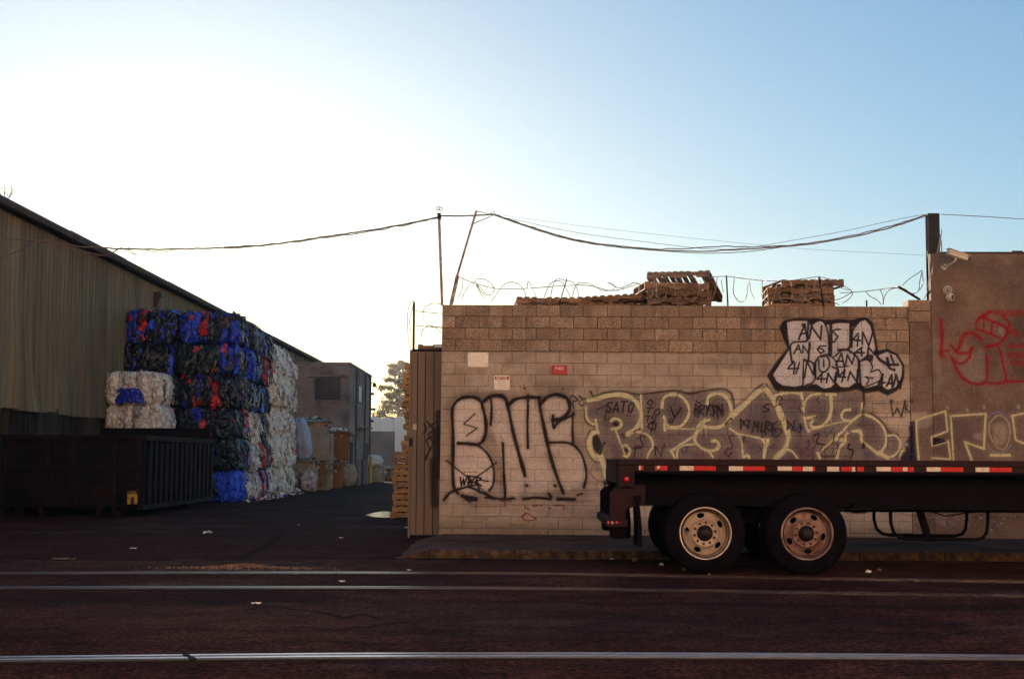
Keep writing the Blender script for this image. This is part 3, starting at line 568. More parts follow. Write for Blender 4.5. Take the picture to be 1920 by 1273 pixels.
# --- the building's own paint: red figure and pale-lined letters
C8.po([(90, 990), (225, 955), (410, 965), (470, 950), (600, 960), (640, 1180), (100, 1180)], (0.15, 0.11, 0.115), .5, 10, .3)
C8.st([(180, 640), (185, 720), (195, 800), (188, 860)], 26, (.30, .25, .22), .35, 1.5)
C8.po([(330, 700), (400, 665), (410, 820), (340, 825), (270, 740)], (.26, .22, .21), .55, 8, .5); C8.po([(470, 560), (500, 580), (490, 620), (470, 600)], (.3, .27, .24), .6, 3, .3)
for P, wd in [([(365, 560), (388, 528), (440, 545), (510, 585), (482, 640), (420, 664)], 9), ([(365, 580), (420, 600), (485, 628)], 7), ([(402, 540), (400, 590)], 6), ([(440, 550), (435, 605)], 6), ([(390, 630), (350, 600), (310, 612), (290, 660), (275, 685)], 12), ([(250, 655), (280, 690), (330, 690), (348, 668)], 10), ([(345, 670), (330, 720), (290, 740), (252, 712)], 9),
              ([(255, 715), (290, 790), (340, 828), (400, 830), (417, 790), (415, 705)], 10), ([(410, 665), (440, 655), (468, 662), (490, 740), (500, 822), (420, 830)], 9), ([(500, 822), (560, 822), (680, 828)], 9), ([(430, 502), (500, 508), (700, 510)], 18), ([(430, 502), (400, 520), (385, 530)], 12), ([(505, 585), (520, 560), (490, 520)], 8), ([(535, 590), (555, 610)], 24), ([(520, 660), (640, 655)], 22), ([(520, 700), (660, 700)], 20), ([(530, 735), (680, 740)], 16), ([(205, 545), (210, 620), (205, 680)], 12), ([(200, 685), (240, 680)], 7), ([(205, 690), (212, 705)], 12)]:
    C8.st(P, wd * 1.35, RED, .9 if wd < 14 else .6, .5)
for P, wd in [([(90, 1000), (225, 958), (235, 1050), (160, 1078), (165, 1118), (238, 1096), (248, 1178), (165, 1172)], 5), ([(90, 1000), (95, 1090), (104, 1180)], 5), ([(250, 980), (410, 970), (402, 1130), (315, 1100), (345, 1180)], 6), ([(250, 980), (262, 1180)], 5), ([(530, 980), (600, 965)], 6), ([(533, 980), (548, 1090), (600, 1112)], 5), ([(435, 1160), (520, 1160)], 9)]:
    C8.st(P, wd * 1.4, (.62, .56, .30), .9, .4, False)
C8.po([(165, 1080), (200, 1080), (234, 1098), (168, 1116)], BLK, .9, 1)
C8.st([(430, 1010), (465, 978), (508, 1000), (522, 1060), (500, 1128), (460, 1120), (427, 1060), (430, 1010)], 6, (.38, .33, .18), .85)
C8.po([(445, 1020), (490, 1010), (510, 1060), (490, 1115), (450, 1100)], (.42, .36, .28), .6, 6, .3, True); C8.po([(360, 1060), (390, 1060), (395, 1090), (355, 1085)], (.40, .34, .27), .5, 6)
C8.st([(415, 985), (460, 962), (510, 985)], 4, (.18, .22, .45), .8); C8.st([(415, 1110), (450, 1145), (500, 1140), (530, 1110)], 4, (.25, .28, .45), .8)
for (x, y) in ((130, 965), (235, 938), (325, 950), (403, 938), (560, 935)): C8.st([(x, y), (x + 1, y + 6)], 12, (.42, .38, .34), .6, 1.2)
for k in range(60):
    x = rg.uniform(80, 640); y = rg.uniform(800, 1160); C8.st([(x, y), (x + rg.uniform(-4, 4), y + rg.uniform(4, 30))], rg.uniform(3, 8), rg.choice([(.09, .06, .20), (.14, .07, .14), (.30, .26, .24)]), rg.uniform(.15, .4), 1.2, False)
for P, wd in [([(1050, 540), (1030, 600), (1040, 700)], 10), ([(850, 560), (990, 590)], 8), ([(380, 550), (540, 560), (580, 530)], 8), ([(1250, 550), (1320, 560), (1260, 640), (1300, 660)], 9), ([(1480, 600), (1540, 570), (1560, 660)], 8), ([(1600, 590), (1680, 600), (1640, 690)], 8), ([(1760, 600), (1880, 590)], 10)]:
    C9.st(P, wd, (.04, .03, .07), .7, .7)
for k in range(26): x = rg.uniform(980, 1850); y = rg.uniform(570, 720); C9.st([(x, y), (x + 5, y + 4)], rg.uniform(8, 20), (.34, .32, .42), rg.uniform(.3, .7), 1.0, False)
wimg = wc.image('wall_paint')

m_block = mat('raw_block', (0.31, 0.215, 0.14), 0.92, n_scale=3, n_amt=0.16, bump=0.9, b_scale=70, col2=(0.40, 0.31, 0.22), mix=(.5, .68), m_scale=1.1, fine=0.5, f_scale=55, spec=0.12, rand=0.14)
m_mortar = mat('mortar', (0.075, 0.052, 0.038), 0.95, n_scale=8, n_amt=0.4, spec=0.1)
wall = tag(empty('block_wall', WORG, WROT), 'long wall of concrete blocks covered in graffiti, behind the flatbed trailer', 'wall')
canvas_mat(m_block, wimg, wall, wc.x0, wc.z0, wc.W, wc.H, grain=.22, gscale=48)
canvas_mat(m_mortar, wimg, wall, wc.x0, wc.z0, wc.W, wc.H, alpha=.62)
BLK_MESH = {}
BH, BL = 0.2037, 0.4125
def block_mesh(w_):
    k = round(w_, 3)
    if k not in BLK_MESH:
        BLK_MESH[k] = MB().box((0, 0, 0), (w_ - .010, .19, BH - .010), ch=.0045).data('block', m_block)
    return BLK_MESH[k]
rows = 20; parts = []
off0 = 0.24
deck_z = wl(1400, 862)[1]; xt = wl(1160, 900)[0]
for r_ in range(rows):
    z = WALL_H - (r_ + 1) * BH
    x = 0.0; first = BL if r_ % 2 == 0 else off0
    while x < WALL_L - .02:
        w_ = first if x == 0 else BL
        w_ = min(w_, WALL_L - x)
        if w_ > 0.03: parts.append((x, z, w_))
        x += w_
def hidden(x, z, w_): return z + BH < deck_z and x > xt and True
vis = [p for p in parts if not hidden(*p)]; hid = [p for p in parts if hidden(*p)]
vis.sort(key=lambda p: (-p[1], p[0]))
hid += vis[298:]; vis = vis[:298]
for (x, z, w_) in vis:
    link('block', block_mesh(w_), wall, (x + .005, rg.uniform(-.0025, .0025), z + .005), (0, 0, rg.uniform(-.002, .002)))
mb = MB()
for (x, z, w_) in hid: mb.box((x + .005, 0, z + .005), (x + w_ - .005, .19, z + BH - .005), ch=.0045)
tag(mb.build('lower_blocks', m_block, wall), kind='stuff')
mb = MB(); mb.box((.004, .011, -.1), (WALL_L - .002, .183, WALL_H - .006)); mb.build('mortar', m_mortar, wall)

# ---- pilaster and stucco building to the right
m_stucco = mat('stucco', (0.185, 0.125, 0.09), 0.92, n_scale=2.2, n_amt=0.22, bump=0.6, b_scale=60, col2=(0.12, 0.082, 0.06), mix=(.48, .66), m_scale=.8, fine=0.22, f_scale=70, spec=0.12)
m_dark_trim = mat('dark_coping', (0.03, 0.025, 0.022), 0.8)
bld = tag(empty('stucco_building', WORG + UX * (WALL_L + .45), WROT), 'brown stucco building at the right edge with red graffiti and security cameras', 'building')
canvas_mat(m_stucco, wimg, wall, wc.x0, wc.z0, wc.W, wc.H, grain=.2, gscale=40)
pxl, pxr = WALL_L + .004, wl(1746, 600)[0]
ox = WALL_L + .45
zt = wl(1850, 476)[1]
bx0 = pxr - ox
MB().box((bx0, -.012, -.1), (5.4, .12, zt)).build('wall', m_stucco, bld)
mb = MB()
for k in range(28):
    a = bx0 + .12 + k * .18; mb.box((a, -.03, zt + .002), (a + .18, .2, zt + .03 + (.02 if k % 6 == 1 else 0)))
mb.build('coping', m_dark_trim, bld)
pil = tag(empty('pilaster', WORG + UX * pxl, WROT), 'rendered pilaster between the block wall and the stucco building, capped with two block courses', 'pilaster')
zc = wl(1720, 604)[1]; zc2 = wl(1720, 562)[1]; pw = pxr - pxl - .006
MB().box((0, -.010, -.1), (pw, .30, zc - .003), ch=.003).build('shaft', m_stucco, pil)
for k in range(2):
    h = (zc2 - zc) / 2; MB().box((-.02, -.035, zc + k * h), (pw - .01, .33, zc + (k + 1) * h - .008), ch=.006).build('cap_block', m_block, pil)
# steel column
m_steel_dk = mat('dark_steel', (0.014, 0.008, 0.010), 0.6, 0.3, n_amt=.4, bump=.3)
m_col = mat('column_paint', (0.008, 0.005, 0.006), 0.95, n_amt=.4, spec=.04)
CD = .15
def wb(px, py): q = WINV @ PP(px, py, WTL + UN * CD, UN); return (q.x, q.z)
cx0 = wb(1741, 480)[0]; cx1 = wb(1763, 480)[0]; H_ = wb(1750, 400)[1]
col_ = tag(empty('steel_column', WMAT @ Vector(((cx0 + cx1) / 2, CD, 0)), WROT), 'dark steel H-section column rising above the wall beside the stucco building', 'column')
hw = (cx1 - cx0) / 2
MB().box((-hw, .0, -.1), (hw, .018, H_)).build('flange', m_col, col_)
MB().box((-.012, .019, -.1), (.012, .151, H_ - .01)).build('web', m_col, col_)
MB().box((-hw, .152, -.1), (hw, .17, H_)).build('flange', m_col, col_)

# ---- signs on the wall
def sign_picture(name, w_, h, painter, base):
    c = Canvas(0, 0, w_, h, 0.0022); painter(c); m = mat(name, base, 0.5, n_amt=.08, spec=.4)
    return m, c
def make_sign(px0, py0, px1, py1, base, painter, label, rough=.5):
    a = wl(px0, py1); b = wl(px1, py0); w_, h = b[0] - a[0], b[1] - a[1]
    root = MB().box((0, -.006, 0), (w_, 0, h), ch=.0015)
    m = mat('sign_face', base, rough, n_amt=.1, n_scale=20, spec=.4, fine=.1)
    o = root.build('sign', m, loc=WMAT @ Vector((a[0], -.006, a[1])), rot=WROT)
    c = Canvas(0, 0, w_, h, .0022); painter(c, w_, h); canvas_mat(m, c.image('sign_print'), o, 0, 0, w_, h)
    for (x, z) in ((.02, .02), (w_ - .02, .02), (.02, h - .02), (w_ - .02, h - .02)): MB().lathe([(0, -.010), (.006, -.009), (.007, -.006)], (x, 0, z), 8).build('screw', m_steel_dk, o)
    return tag(o, label, 'sign')
def ln(c, y, x0, x1, t, col): c.stroke([(x0, y), (x1, y)], t, col, .9, .3, sm=False)
def p_blank(c, w_, h): c.stroke([(w_ - .05, .04), (w_ - .045, .045)], .012, (.2, .12, .08), .8)
def p_notice(c, w_, h):
    fl = lambda x, y: (x, h - y)
    c.poly([(.015, h - .075), (w_ - .015, h - .075), (w_ - .015, h - .02), (.015, h - .02)], (.42, .03, .015))
    c.text('NOTICE', .045, .028, w_ - .09, .038, .007, (.75, .68, .58), M=fl)
    BR_ = (.22, .15, .10)
    c.stroke([(.07, h - .10), (w_ - .09, h - .10), (w_ - .09, h - .135), (.07, h - .135), (.07, h - .10)], .004, BR_, .8, .3, False)
    for k, (a, b) in enumerate(((.03, .03), (.07, .08), (.05, .05), (.07, .1))): 
        x = .0 + a
        while x < w_ - b: q = rg.uniform(.01, .03); ln(c, h - .165 - k * .026, x, min(x + q, w_ - b), .005, BR_); x += q + .008
def p_no(c, w_, h):
    fl = lambda x, y: (x, h - y)
    c.text('NO', w_ * .26, h * .18, w_ * .58, h * .32, .016, (.72, .5, .46), M=fl)
    for k, y in enumerate((.66, .82)):
        x = w_ * .1
        while x < w_ * .9: q = rg.uniform(.01, .025); ln(c, h * (1 - y), x, x + q, .010, (.5, .14, .14)); x += q + .012
make_sign(877, 661, 916, 688, (.85, .74, .60), p_blank, 'blank cream sign plate, upper left on the block wall')
make_sign(926, 704, 956, 731, (.80, .70, .56), p_notice, 'cream notice sign with a red header on the block wall')
make_sign(1034, 685, 1063, 702, (.45, .015, .02), p_no, 'small red sign with white lettering on the block wall')

# ================================================================= LEFT SIDE: WAREHOUSE
XB = -12.3
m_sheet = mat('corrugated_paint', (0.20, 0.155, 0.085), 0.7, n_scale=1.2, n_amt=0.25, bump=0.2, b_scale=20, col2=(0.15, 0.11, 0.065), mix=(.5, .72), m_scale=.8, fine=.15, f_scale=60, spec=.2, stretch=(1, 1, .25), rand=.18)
m_sheet_low_shaded = mat('corrugated_low_shaded', (0.055, 0.042, 0.028), 0.8, n_scale=1.6, n_amt=0.35, bump=0.3, b_scale=20, col2=(0.03, 0.022, 0.016), mix=(.4, .6), m_scale=1.4, spec=.15, stretch=(1, 1, .3), rand=.2)  # lower sheets coloured darker to stand in for shade at the wall's base
m_trim = mat('roof_trim', (0.075, 0.050, 0.042), 0.7, n_scale=1.5, n_amt=.35, bump=.3, b_scale=15)
wh = tag(empty('warehouse', (XB, 40, 0)), 'long corrugated metal warehouse on the left with a bulging dented wall', 'building')
def dent(y, z):
    d = 0.10 * math.sin(y * 2.3 + z * .8) * math.exp(-((z - 2.6) / 1.6) ** 2) + 0.11 * math.sin(y * 1.1 + 1) * math.exp(-((z - 2.2) / 1.3) ** 2)
    return d
pitch = .30; PW = .9
def panel(y0, z0, z1, m, amp, name, flare, lean):
    n = 12; nz = 16; V = []; Fc = []
    ys = []
    for i in range(3):
        b = y0 + i * pitch
        ys += [(b, 0), (b + .035, 0), (b + .06, .11), (b + .25, .11), (b + .275, 0)]
    ys.append((y0 + PW - .02, -.10))
    for j in range(nz + 1):
        z = z0 + (z1 - z0) * j / nz
        for (y, d) in ys:
            t = (y - y0) / PW
            x = d * (1 - .5 * abs(dent(y, z)) / .1 if False else 1) + dent(y, z) * amp + lean * (1 - (z - z0) / (z1 - z0)) ** 2 * (t - .3) * 1.2 + flare * (1 - (z - z0) / (z1 - z0)) ** 3
            V.append((x + .02 * t, y - 40 + lean * .6 * math.sin(z * 1.7 + y0) * math.exp(-(z / 2.6) ** 2 if z1 > 4 else 0), z))
    k = len(ys)
    for j in range(nz):
        for i in range(k - 1): Fc.append((j * k + i, j * k + i + 1, (j + 1) * k + i + 1, (j + 1) * k + i))
    link(name, meshdata(name, V, Fc, m), wh)
EAVE = 7.30
y = 25.0; i = 0
while y < 96:
    near = y < 44
    lean = rg.uniform(-.04, .16) if near else rg.uniform(-.01, .02)
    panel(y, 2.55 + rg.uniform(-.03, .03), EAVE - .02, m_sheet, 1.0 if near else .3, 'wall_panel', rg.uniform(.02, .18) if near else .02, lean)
    if near: panel(y + rg.uniform(-.04, .04), -.1, 2.66, m_sheet_low_shaded, 1.2, 'lower_wall_panel', rg.uniform(-.05, .12), rg.uniform(-.1, .14))
    y += PW; i += 1
# core (keeps light out), roof and eave
mb = MB().box((-22, -15, -.1), (-.32, 56, EAVE - .1)); mb.build('core', m_trim, wh)
mb = MB(); ox_ = .28
mb.prism([(ox_, EAVE + .176), (ox_, EAVE + .20), (-11, EAVE + 2.2), (-23, EAVE + .3), (-23, EAVE + .2)], -15.4, 56.3); mb.build('roof', m_trim, wh)
mb = MB(); mb.prism([(.03, EAVE - .05), (.03, EAVE + .17), (ox_ - .02, EAVE + .17), (ox_ - .02, EAVE + .12), (.10, EAVE + .08), (.10, EAVE - .05)], -15.3, 56.2); mb.build('soffit', m_trim, wh)
mb = MB(); prof = [(ox_, EAVE + .02), (ox_ + .05, EAVE + .0), (ox_ + .14, EAVE + .02), (ox_ + .17, EAVE + .10), (ox_ + .17, EAVE + .172), (ox_ - .0, EAVE + .172)]
for k in range(14):
    mb.prism([(a + rg.uniform(-.006, .006), b + rg.uniform(-.015, .015)) for a, b in prof], -15.3 + k * 5.1, -15.3 + (k + 1) * 5.1 - .01)
mb.build('gutter', m_trim, wh)
p = PY(282, 563, 41.0); lb = MB().box((0, -.22, -.18), (.05, .22, .20)); 
lt_y = 12.3 * F / (955 - 279)
lamp = tag(empty('wall_lamp', (XB + .06, lt_y, PY(279, 563, lt_y).z)), 'boxy wall pack lamp high on the corrugated warehouse wall', 'lamp')
MB().prism([(0, -.22), (0, .26), (.30, .26), (.34, .12), (.16, -.22)], -.20, .20).build('housing', m_trim, lamp)
m_lens = mat('lamp_lens', (.30, .22, .12), .3); MB().prism([(.17, -.215), (.335, .06), (.325, .075), (.16, -.2)], -.17, .17).build('lens', m_lens, lamp)

# ================================================================= BALES
def film(name, c, rough=.32, spec=.55, amt=.35, c2=None):
    return mat(name, c, rough, n_scale=9, n_amt=amt, bump=.9, b_scale=16, spec=spec, col2=c2, m_scale=6)
F_BLK = film('black_film', (.006, .005, .006)); F_DGR = film('dark_green_film', (.012, .014, .007)); F_BLU = film('blue_film', (.010, .030, .38), .38); F_RED = film('red_film', (.58, .010, .010)); F_PUR = film('plum_film', (.035, .010, .022))
F_WHT = film('white_film', (.95, .83, .68), .45, .35, .2, (.76, .65, .54)); F_CRM = film('cream_film', (.86, .74, .58), .6, .2, .3, (.58, .44, .31)); F_BLU2 = film('bright_blue_film', (.02, .075, .60), .4); F_SHW = film('dull_white_film', (.52, .44, .39), .5, .3, .3, (.30, .22, .19)); F_DST = film('brown_film', (.10, .065, .04), .6)
MATS = [F_BLK, F_DGR, F_BLU, F_RED, F_PUR, F_WHT, F_CRM, F_BLU2, F_SHW, F_DST]
KIND = {  # material probabilities, cell count, vertical stretch, displacement, flaps
 'dark': dict(p=[.55, .27, .035, .03, .10, 0, 0, .005, 0, .01], n=90, vs=.30, d=.075, fl=330, fs=.20),
 'darkblue': dict(p=[.42, .20, .20, .045, .07, .003, 0, .062, 0, 0], n=80, vs=.30, d=.085, fl=330, fs=.21),
 'darkred': dict(p=[.44, .21, .10, .14, .09, 0, 0, .02, 0, 0], n=75, vs=.30, d=.085, fl=330, fs=.21),
 'blue': dict(p=[.03, 0, .50, 0, 0, 0, 0, .47, 0, 0], n=60, vs=.5, d=.05, fl=160, fs=.12),
 'cream': dict(p=[0, 0, 0, 0, 0, .05, .80, 0, .12, .03], n=150, vs=.20, d=.05, fl=120, fs=.10),
 'tan': dict(p=[0, .02, 0, .01, 0, .10, .35, 0, .50, .02], n=90, vs=.6, d=.06, fl=200, fs=.10),
 'white': dict(p=[0, 0, 0, .003, 0, .86, .06, 0, .07, .007], n=130, vs=.9, d=.125, fl=650, fs=.17)}
def bale_mesh(kind, size, seed, bulge=.08):
    K_ = KIND[kind]; rr = np.random.RandomState(seed); sx, sy, sz = size
    res = .05; V = []; Fc = []; idx = {}
    def vid(p):
        k = (round(p[0], 4), round(p[1], 4), round(p[2], 4))
        if k not in idx: idx[k] = len(V); V.append(k)
        return idx[k]
    n = [max(2, int(round(s_ / res))) for s_ in size]
    L = [np.linspace(-s_ / 2, s_ / 2, n_ + 1) for s_, n_ in zip(size, n)]
    for ax in range(3):
        u, v = (ax + 1) % 3, (ax + 2) % 3
        for sgn in (-1, 1):
            if ax == 2 and sgn == -1: continue
            grid = [[None] * len(L[v]) for _ in L[u]]
            for i, a in enumerate(L[u]):
                for j, b in enumerate(L[v]):
                    p = [0, 0, 0]; p[ax] = sgn * size[ax] / 2; p[u] = a; p[v] = b; grid[i][j] = vid(p)
            for i in range(len(L[u]) - 1):
                for j in range(len(L[v]) - 1):
                    q = (grid[i][j], grid[i + 1][j], grid[i + 1][j + 1], grid[i][j + 1]); Fc.append(q if sgn > 0 else q[::-1])
    P = np.array(V); h = np.array(size) / 2; Q = P / h
    # round the corners
    r4 = (np.abs(Q) ** 9).sum(1) ** (1 / 9.0); P1 = P / r4[:, None]
    nrm = np.sign(Q) * np.abs(Q) ** 6; nrm /= np.linalg.norm(nrm, axis=1)[:, None] + 1e-9
    seeds = (rr.rand(K_['n'], 3) - .5) * np.array(size) * 1.05
    met = np.array([1, 1, K_['vs']])
    warp = P + .05 * np.sin(P[:, [1, 2, 0]] * 9 + rr.rand(3) * 6) + .025 * np.sin(P[:, [2, 0, 1]] * 23 + rr.rand(3) * 6)
    D = np.linalg.norm((warp[:, None, :] - seeds[None]) * met, axis=2)
    c = D.argmin(1); s2 = np.sort(D, 1); edge = s2[:, 1] - s2[:, 0]
    offs = rr.uniform(-K_['d'], K_['d'], K_['n'])
    d = offs[c] * .8 + K_['d'] * .9 * np.minimum(edge / .05, 1) - K_['d'] * .8
    for k in range(7):
        a = rr.randn(3) * (10 + 6 * k); d += .011 * np.abs(np.sin(P @ a + rr.rand() * 6)) * (1.2 if kind == 'white' else 1)
    if kind == 'cream':
        ph = P[:, 0] * 38 + 2.5 * np.sin(P[:, 2] * 5 + P[:, 0] * 3) + P[:, 1] * 30; d += .022 * (np.abs(np.sin(ph)) - .5)
    nst = 3
    for k in range(nst):                             # tie wires bite in along the length
        xs = (-.5 + (k + .6) / nst) * sx; d -= .045 * np.exp(-((P[:, 0] - xs + .02 * np.sin(P[:, 2] * 6)) / .035) ** 2)
    P2 = P1 + nrm * (d[:, None] + bulge * (1 - Q[:, [2]] ** 2) * (np.abs(Q[:, [0]]) > -1))
    P2[:, 2] = np.maximum(P2[:, 2], -h[2]); P2[:, 2] = np.minimum(P2[:, 2], h[2] + .05)
    P2 += rr.uniform(-.006, .006, P2.shape)
    cm = rr.choice(len(MATS), K_['n'], p=np.array(K_['p']) / sum(K_['p']))
    fm = [int(cm[c[f_[0]]]) for f_ in Fc]
    me = meshdata('bale', P2, Fc, MATS, fm)
    # loose film: crumpled scraps hanging out of the faces
    V2 = []; F2 = []; M2 = []
    for k in range(K_['fl']):
        i = rr.randint(len(P2)); p = P2[i]; nn = nrm[i]
        if nn[2] > .8 and rr.rand() < .5: continue
        t = np.cross(nn, [0, 0, 1]); t = t / (np.linalg.norm(t) + 1e-6); up = np.cross(t, nn)
        w_ = K_['fs'] * rr.uniform(.3, 1.2); hgt = K_['fs'] * rr.uniform(.4, 1.9); an = rr.uniform(-.7, .7)
        t2 = t * math.cos(an) + up * math.sin(an); u2 = up * math.cos(an) - t * math.sin(an)
        b = len(V2); q = rr.choice(len(MATS), p=np.array(K_['p']) / sum(K_['p'])) if rr.rand() < .35 else int(cm[c[i]])
        for a in range(4):
            for bb in range(3):
                o_ = p + t2 * (bb / 2 - .5) * w_ * (1 - .3 * abs(a - 1.5)) - u2 * (a / 3 - .3) * hgt + nn * (.012 + .03 * rr.rand() + .02 * a * rr.rand())
                o_ = o_.copy(); o_[2] = max(o_[2], -h[2] + .01); V2.append(o_)
        for a in range(3):
            for bb in range(2): F2.append((b + a * 3 + bb, b + a * 3 + bb + 1, b + (a + 1) * 3 + bb + 1, b + (a + 1) * 3 + bb)); M2.append(int(q))
    me2 = meshdata('loose_film', V2, F2, MATS, M2)
    return me, me2
bseed = [100]
m_wire = mat('bale_wire', (.03, .025, .02), .6, .4)
def bale(kind, x0, x1, y0, y1, z0, z1, label, group, rz=0.0, bulge=.08):
    bseed[0] += 1; size = (x1 - x0 - .1, y1 - y0 - .1, z1 - z0)
    a, b = bale_mesh(kind, size, bseed[0], bulge)
    o = link('bale', a, None, ((x0 + x1) / 2 + rg.uniform(-.07, .07), (y0 + y1) / 2 + rg.uniform(-.05, .05), (z0 + z1) / 2), (0, 0, rz + rg.uniform(-.06, .06)))
    tag(o, label, 'bale', group); tag(link('loose_film', b, o), kind='stuff')
    sx, sy, sz = size
    for k in range(3):
        xs = (-.5 + (k + .6) / 3) * sx; e = .035
        link('tie_wire', MB().tube([(xs, -sy / 2 - e, -sz / 2 + .03), (xs, -sy / 2 - e - bulge * .6, 0), (xs, -sy / 2 - e, sz / 2), (xs, sy / 2 + e, sz / 2), (xs, sy / 2 + e, -sz / 2 + .03)], .006, 4).data('tie_wire', m_wire), o)
    return o
ROW = ['bottom row', 'second row up', 'third row up', 'fourth row up', 'fifth row up', 'top row']
XF = -8.62
kinds_r = ['blue', 'dark', 'darkred', 'darkred', 'darkred', 'darkblue']
kinds_l = ['dark', 'dark', 'dark', 'dark', 'darkblue', 'darkblue']
nm = {'blue': 'blue film bale', 'dark': 'black and green film bale', 'darkred': 'dark bale with red strips', 'darkblue': 'dark bale with blue strips', 'tan': 'dull beige film bale', 'white': 'fluffy white film bale', 'cream': 'cream film bale'}
gz = [0, .98, 2.02, 2.97, 4.02, 4.98, 5.98]
gzl = [0, 1.0, 1.99, 2.96, 3.98, 5.0, 6.03]
for i in range(6):
    bale(kinds_r[i], XF - 1.9, XF, 41.3, 43.0, gz[i], gz[i + 1], nm[kinds_r[i]] + ', ' + ROW[i] + ' at the front corner of the stack', 'bales in the big stack', bulge=.06)
    bale(kinds_l[i], XF - 3.76, XF - 1.9, 41.35, 43.0, gzl[i], gzl[i + 1], nm[kinds_l[i]] + ', ' + ROW[i] + ' against the warehouse wall', 'bales in the big stack', bulge=.05)
k2 = ['tan', 'tan', 'white', 'darkblue', 'darkblue', 'darkblue']; k3 = ['darkred', 'darkred', 'dark', 'darkblue', 'darkblue', 'darkblue']
z2 = [0, .92, 1.86, 2.9, 3.93, 4.95, 5.85]; z3 = [0, .95, 1.93, 2.93, 3.9, 4.85, 5.75]
for i in range(6):
    bale(k2[i], XF - 1.7, XF + .02, 43.0, 45.0, z2[i], z2[i + 1], nm[k2[i]] + ', ' + ROW[i] + ' just behind the front corner', 'bales in the big stack', bulge=.12)
    bale(k3[i], XF - 1.7, XF, 45.0, 47.0, z3[i], z3[i + 1], nm[k3[i]] + ', ' + ROW[i] + ' beside the white bales', 'bales in the big stack', bulge=.08)
for k, (ya, yb, top) in enumerate([(47.0, 48.9, 5), (48.9, 50.7, 5), (50.7, 52.2, 5)]):
    for i in range(5):
        zz = [0, 1.1, 2.2, 3.3, 4.42, 5.5]
        if k == 2: zz = [0, 1.1, 2.15, 3.2, 4.25, 5.3]
        bale('white', XF - 1.6, XF - .02 + .08 * (i % 2), ya, yb, zz[i], zz[i + 1], ROW[i].replace('fifth row up', 'top row') + ' ' + nm['white'] + ' in the ' + ['nearest', 'middle', 'farthest'][k] + ' of the white columns', 'white bales beside the big stack', bulge=.13)
zc_ = [0, .98, 1.95, 2.94, 3.93]
for i in range(4):
    lab = ['hidden low', 'second', 'lower visible', 'upper'][i]
    o = bale('cream', -12.1, -10.52, 39.3, 40.9, zc_[i], zc_[i + 1], ['lowest cream bale of the column standing behind the dumpster', 'second cream bale up, mostly behind the dumpster rim', 'third cream bale up, just above the dumpster rim', 'topmost cream bale behind the dumpster, ribbed with vertical folds'][i], 'cream bales behind the dumpster', bulge=.10)
# blue scrap between the two cream bales
V = []; Fc = []; rr = np.random.RandomState(4)
nx, nz = 16, 8
for j in range(nz):
    for i in range(nx):
        u = i / (nx - 1) - .5; v = j / (nz - 1)
        V.append((u * (.95 - .3 * v) + .1 * rr.rand(), -.12 * (1 - (2 * u) ** 2) - .05 * rr.rand() - .05 * v, v * .42 + .10 * rr.rand() - .12 * u * u))
for j in range(nz - 1):
    for i in range(nx - 1): Fc.append((j * nx + i, j * nx + i + 1, (j + 1) * nx + i + 1, (j + 1) * nx + i))
tag(link('blue_film', meshdata('blue_film', V, Fc, F_BLU), None, (PY(240, 745, 39.2).x, 39.24, PY(240, 758, 39.2).z)), 'crumpled blue film caught between the two cream bales', 'plastic film')

# ================================================================= ROLL-OFF DUMPSTER
m_dump = mat('dumpster_paint', (0.007, 0.006, 0.005), 0.8, .0, n_scale=2, n_amt=.4, bump=.4, col2=(0.014, 0.005, 0.004), mix=(.5, .65), m_scale=2, spec=.08)
m_dump_b = mat('dumpster_rib', (0.011, 0.008, 0.010), 0.75, .0, n_scale=2, n_amt=.4, bump=.3, col2=(0.02, 0.009, 0.009), spec=.06)
DX1, DX0, DY0, DY1 = -8.55, -11.9, 30.8, 38.0
HD = EYE + (859 - 822) / F * 30.8
dmp = tag(empty('dumpster', ((DX0 + DX1) / 2, DY0, 0)), 'dark roll-off dumpster with ribbed side parked beside the warehouse', 'dumpster')
hwid = (DX1 - DX0) / 2; LD = DY1 - DY0; zb_ = .22
MB().box((-hwid, .0, zb_), (-hwid + .06, LD, HD)).build('side_wall', m_dump, dmp)
MB().box((hwid - .10, .10, zb_), (hwid - .05, LD, HD - .02)).build('side_wall', m_dump, dmp)
MB().box((-hwid + .062, LD - .06, zb_), (hwid - .102, LD, HD + .35)).build('end_wall', m_dump, dmp)
MB().box((-hwid + .062, .0, zb_ + .002), (hwid - .102, .05, HD - .04)).build('gate_wall', m_dump, dmp)
MB().box((-hwid + .062, .06, zb_ + .003), (hwid - .102, LD - .062, zb_ + .08)).build('floor', m_dump, dmp)
ry = .45
while ry < LD - .2:
    me = MB().prism([(hwid - .05, 0), (hwid, 0.0), (hwid, HD - zb_ - .14), (hwid - .05, HD - zb_ - .14)], 0, .24).build('rib', m_dump_b, dmp, (0, ry, zb_ + .06)); ry += .50
MB().box((hwid - .12, -.02, HD - .10), (hwid + .04, LD + .02, HD + .03), ch=.01).build('top_rail', m_dump_b, dmp)
MB().box((-hwid - .02, -.06, HD - .08), (hwid - .125, .06, HD + .03), ch=.01).build('top_rail', m_dump_b, dmp)
MB().box((hwid - .12, -.02, zb_ - .04), (hwid + .01, LD, zb_ + .055)).build('bottom_rail', m_dump_b, dmp)
for x in (-hwid + .04, -hwid + 1.05, -.05, .95, hwid - .16): MB().box((x, -.07, zb_ + .05), (x + .10, -.002, HD - .085)).build('door_post', m_dump_b, dmp)
for z in (.72, 1.15, 1.6): MB().box((-hwid + .14, -.045, z), (hwid - .17, -.004, z + .05)).build('cross_bar', m_dump_b, dmp)
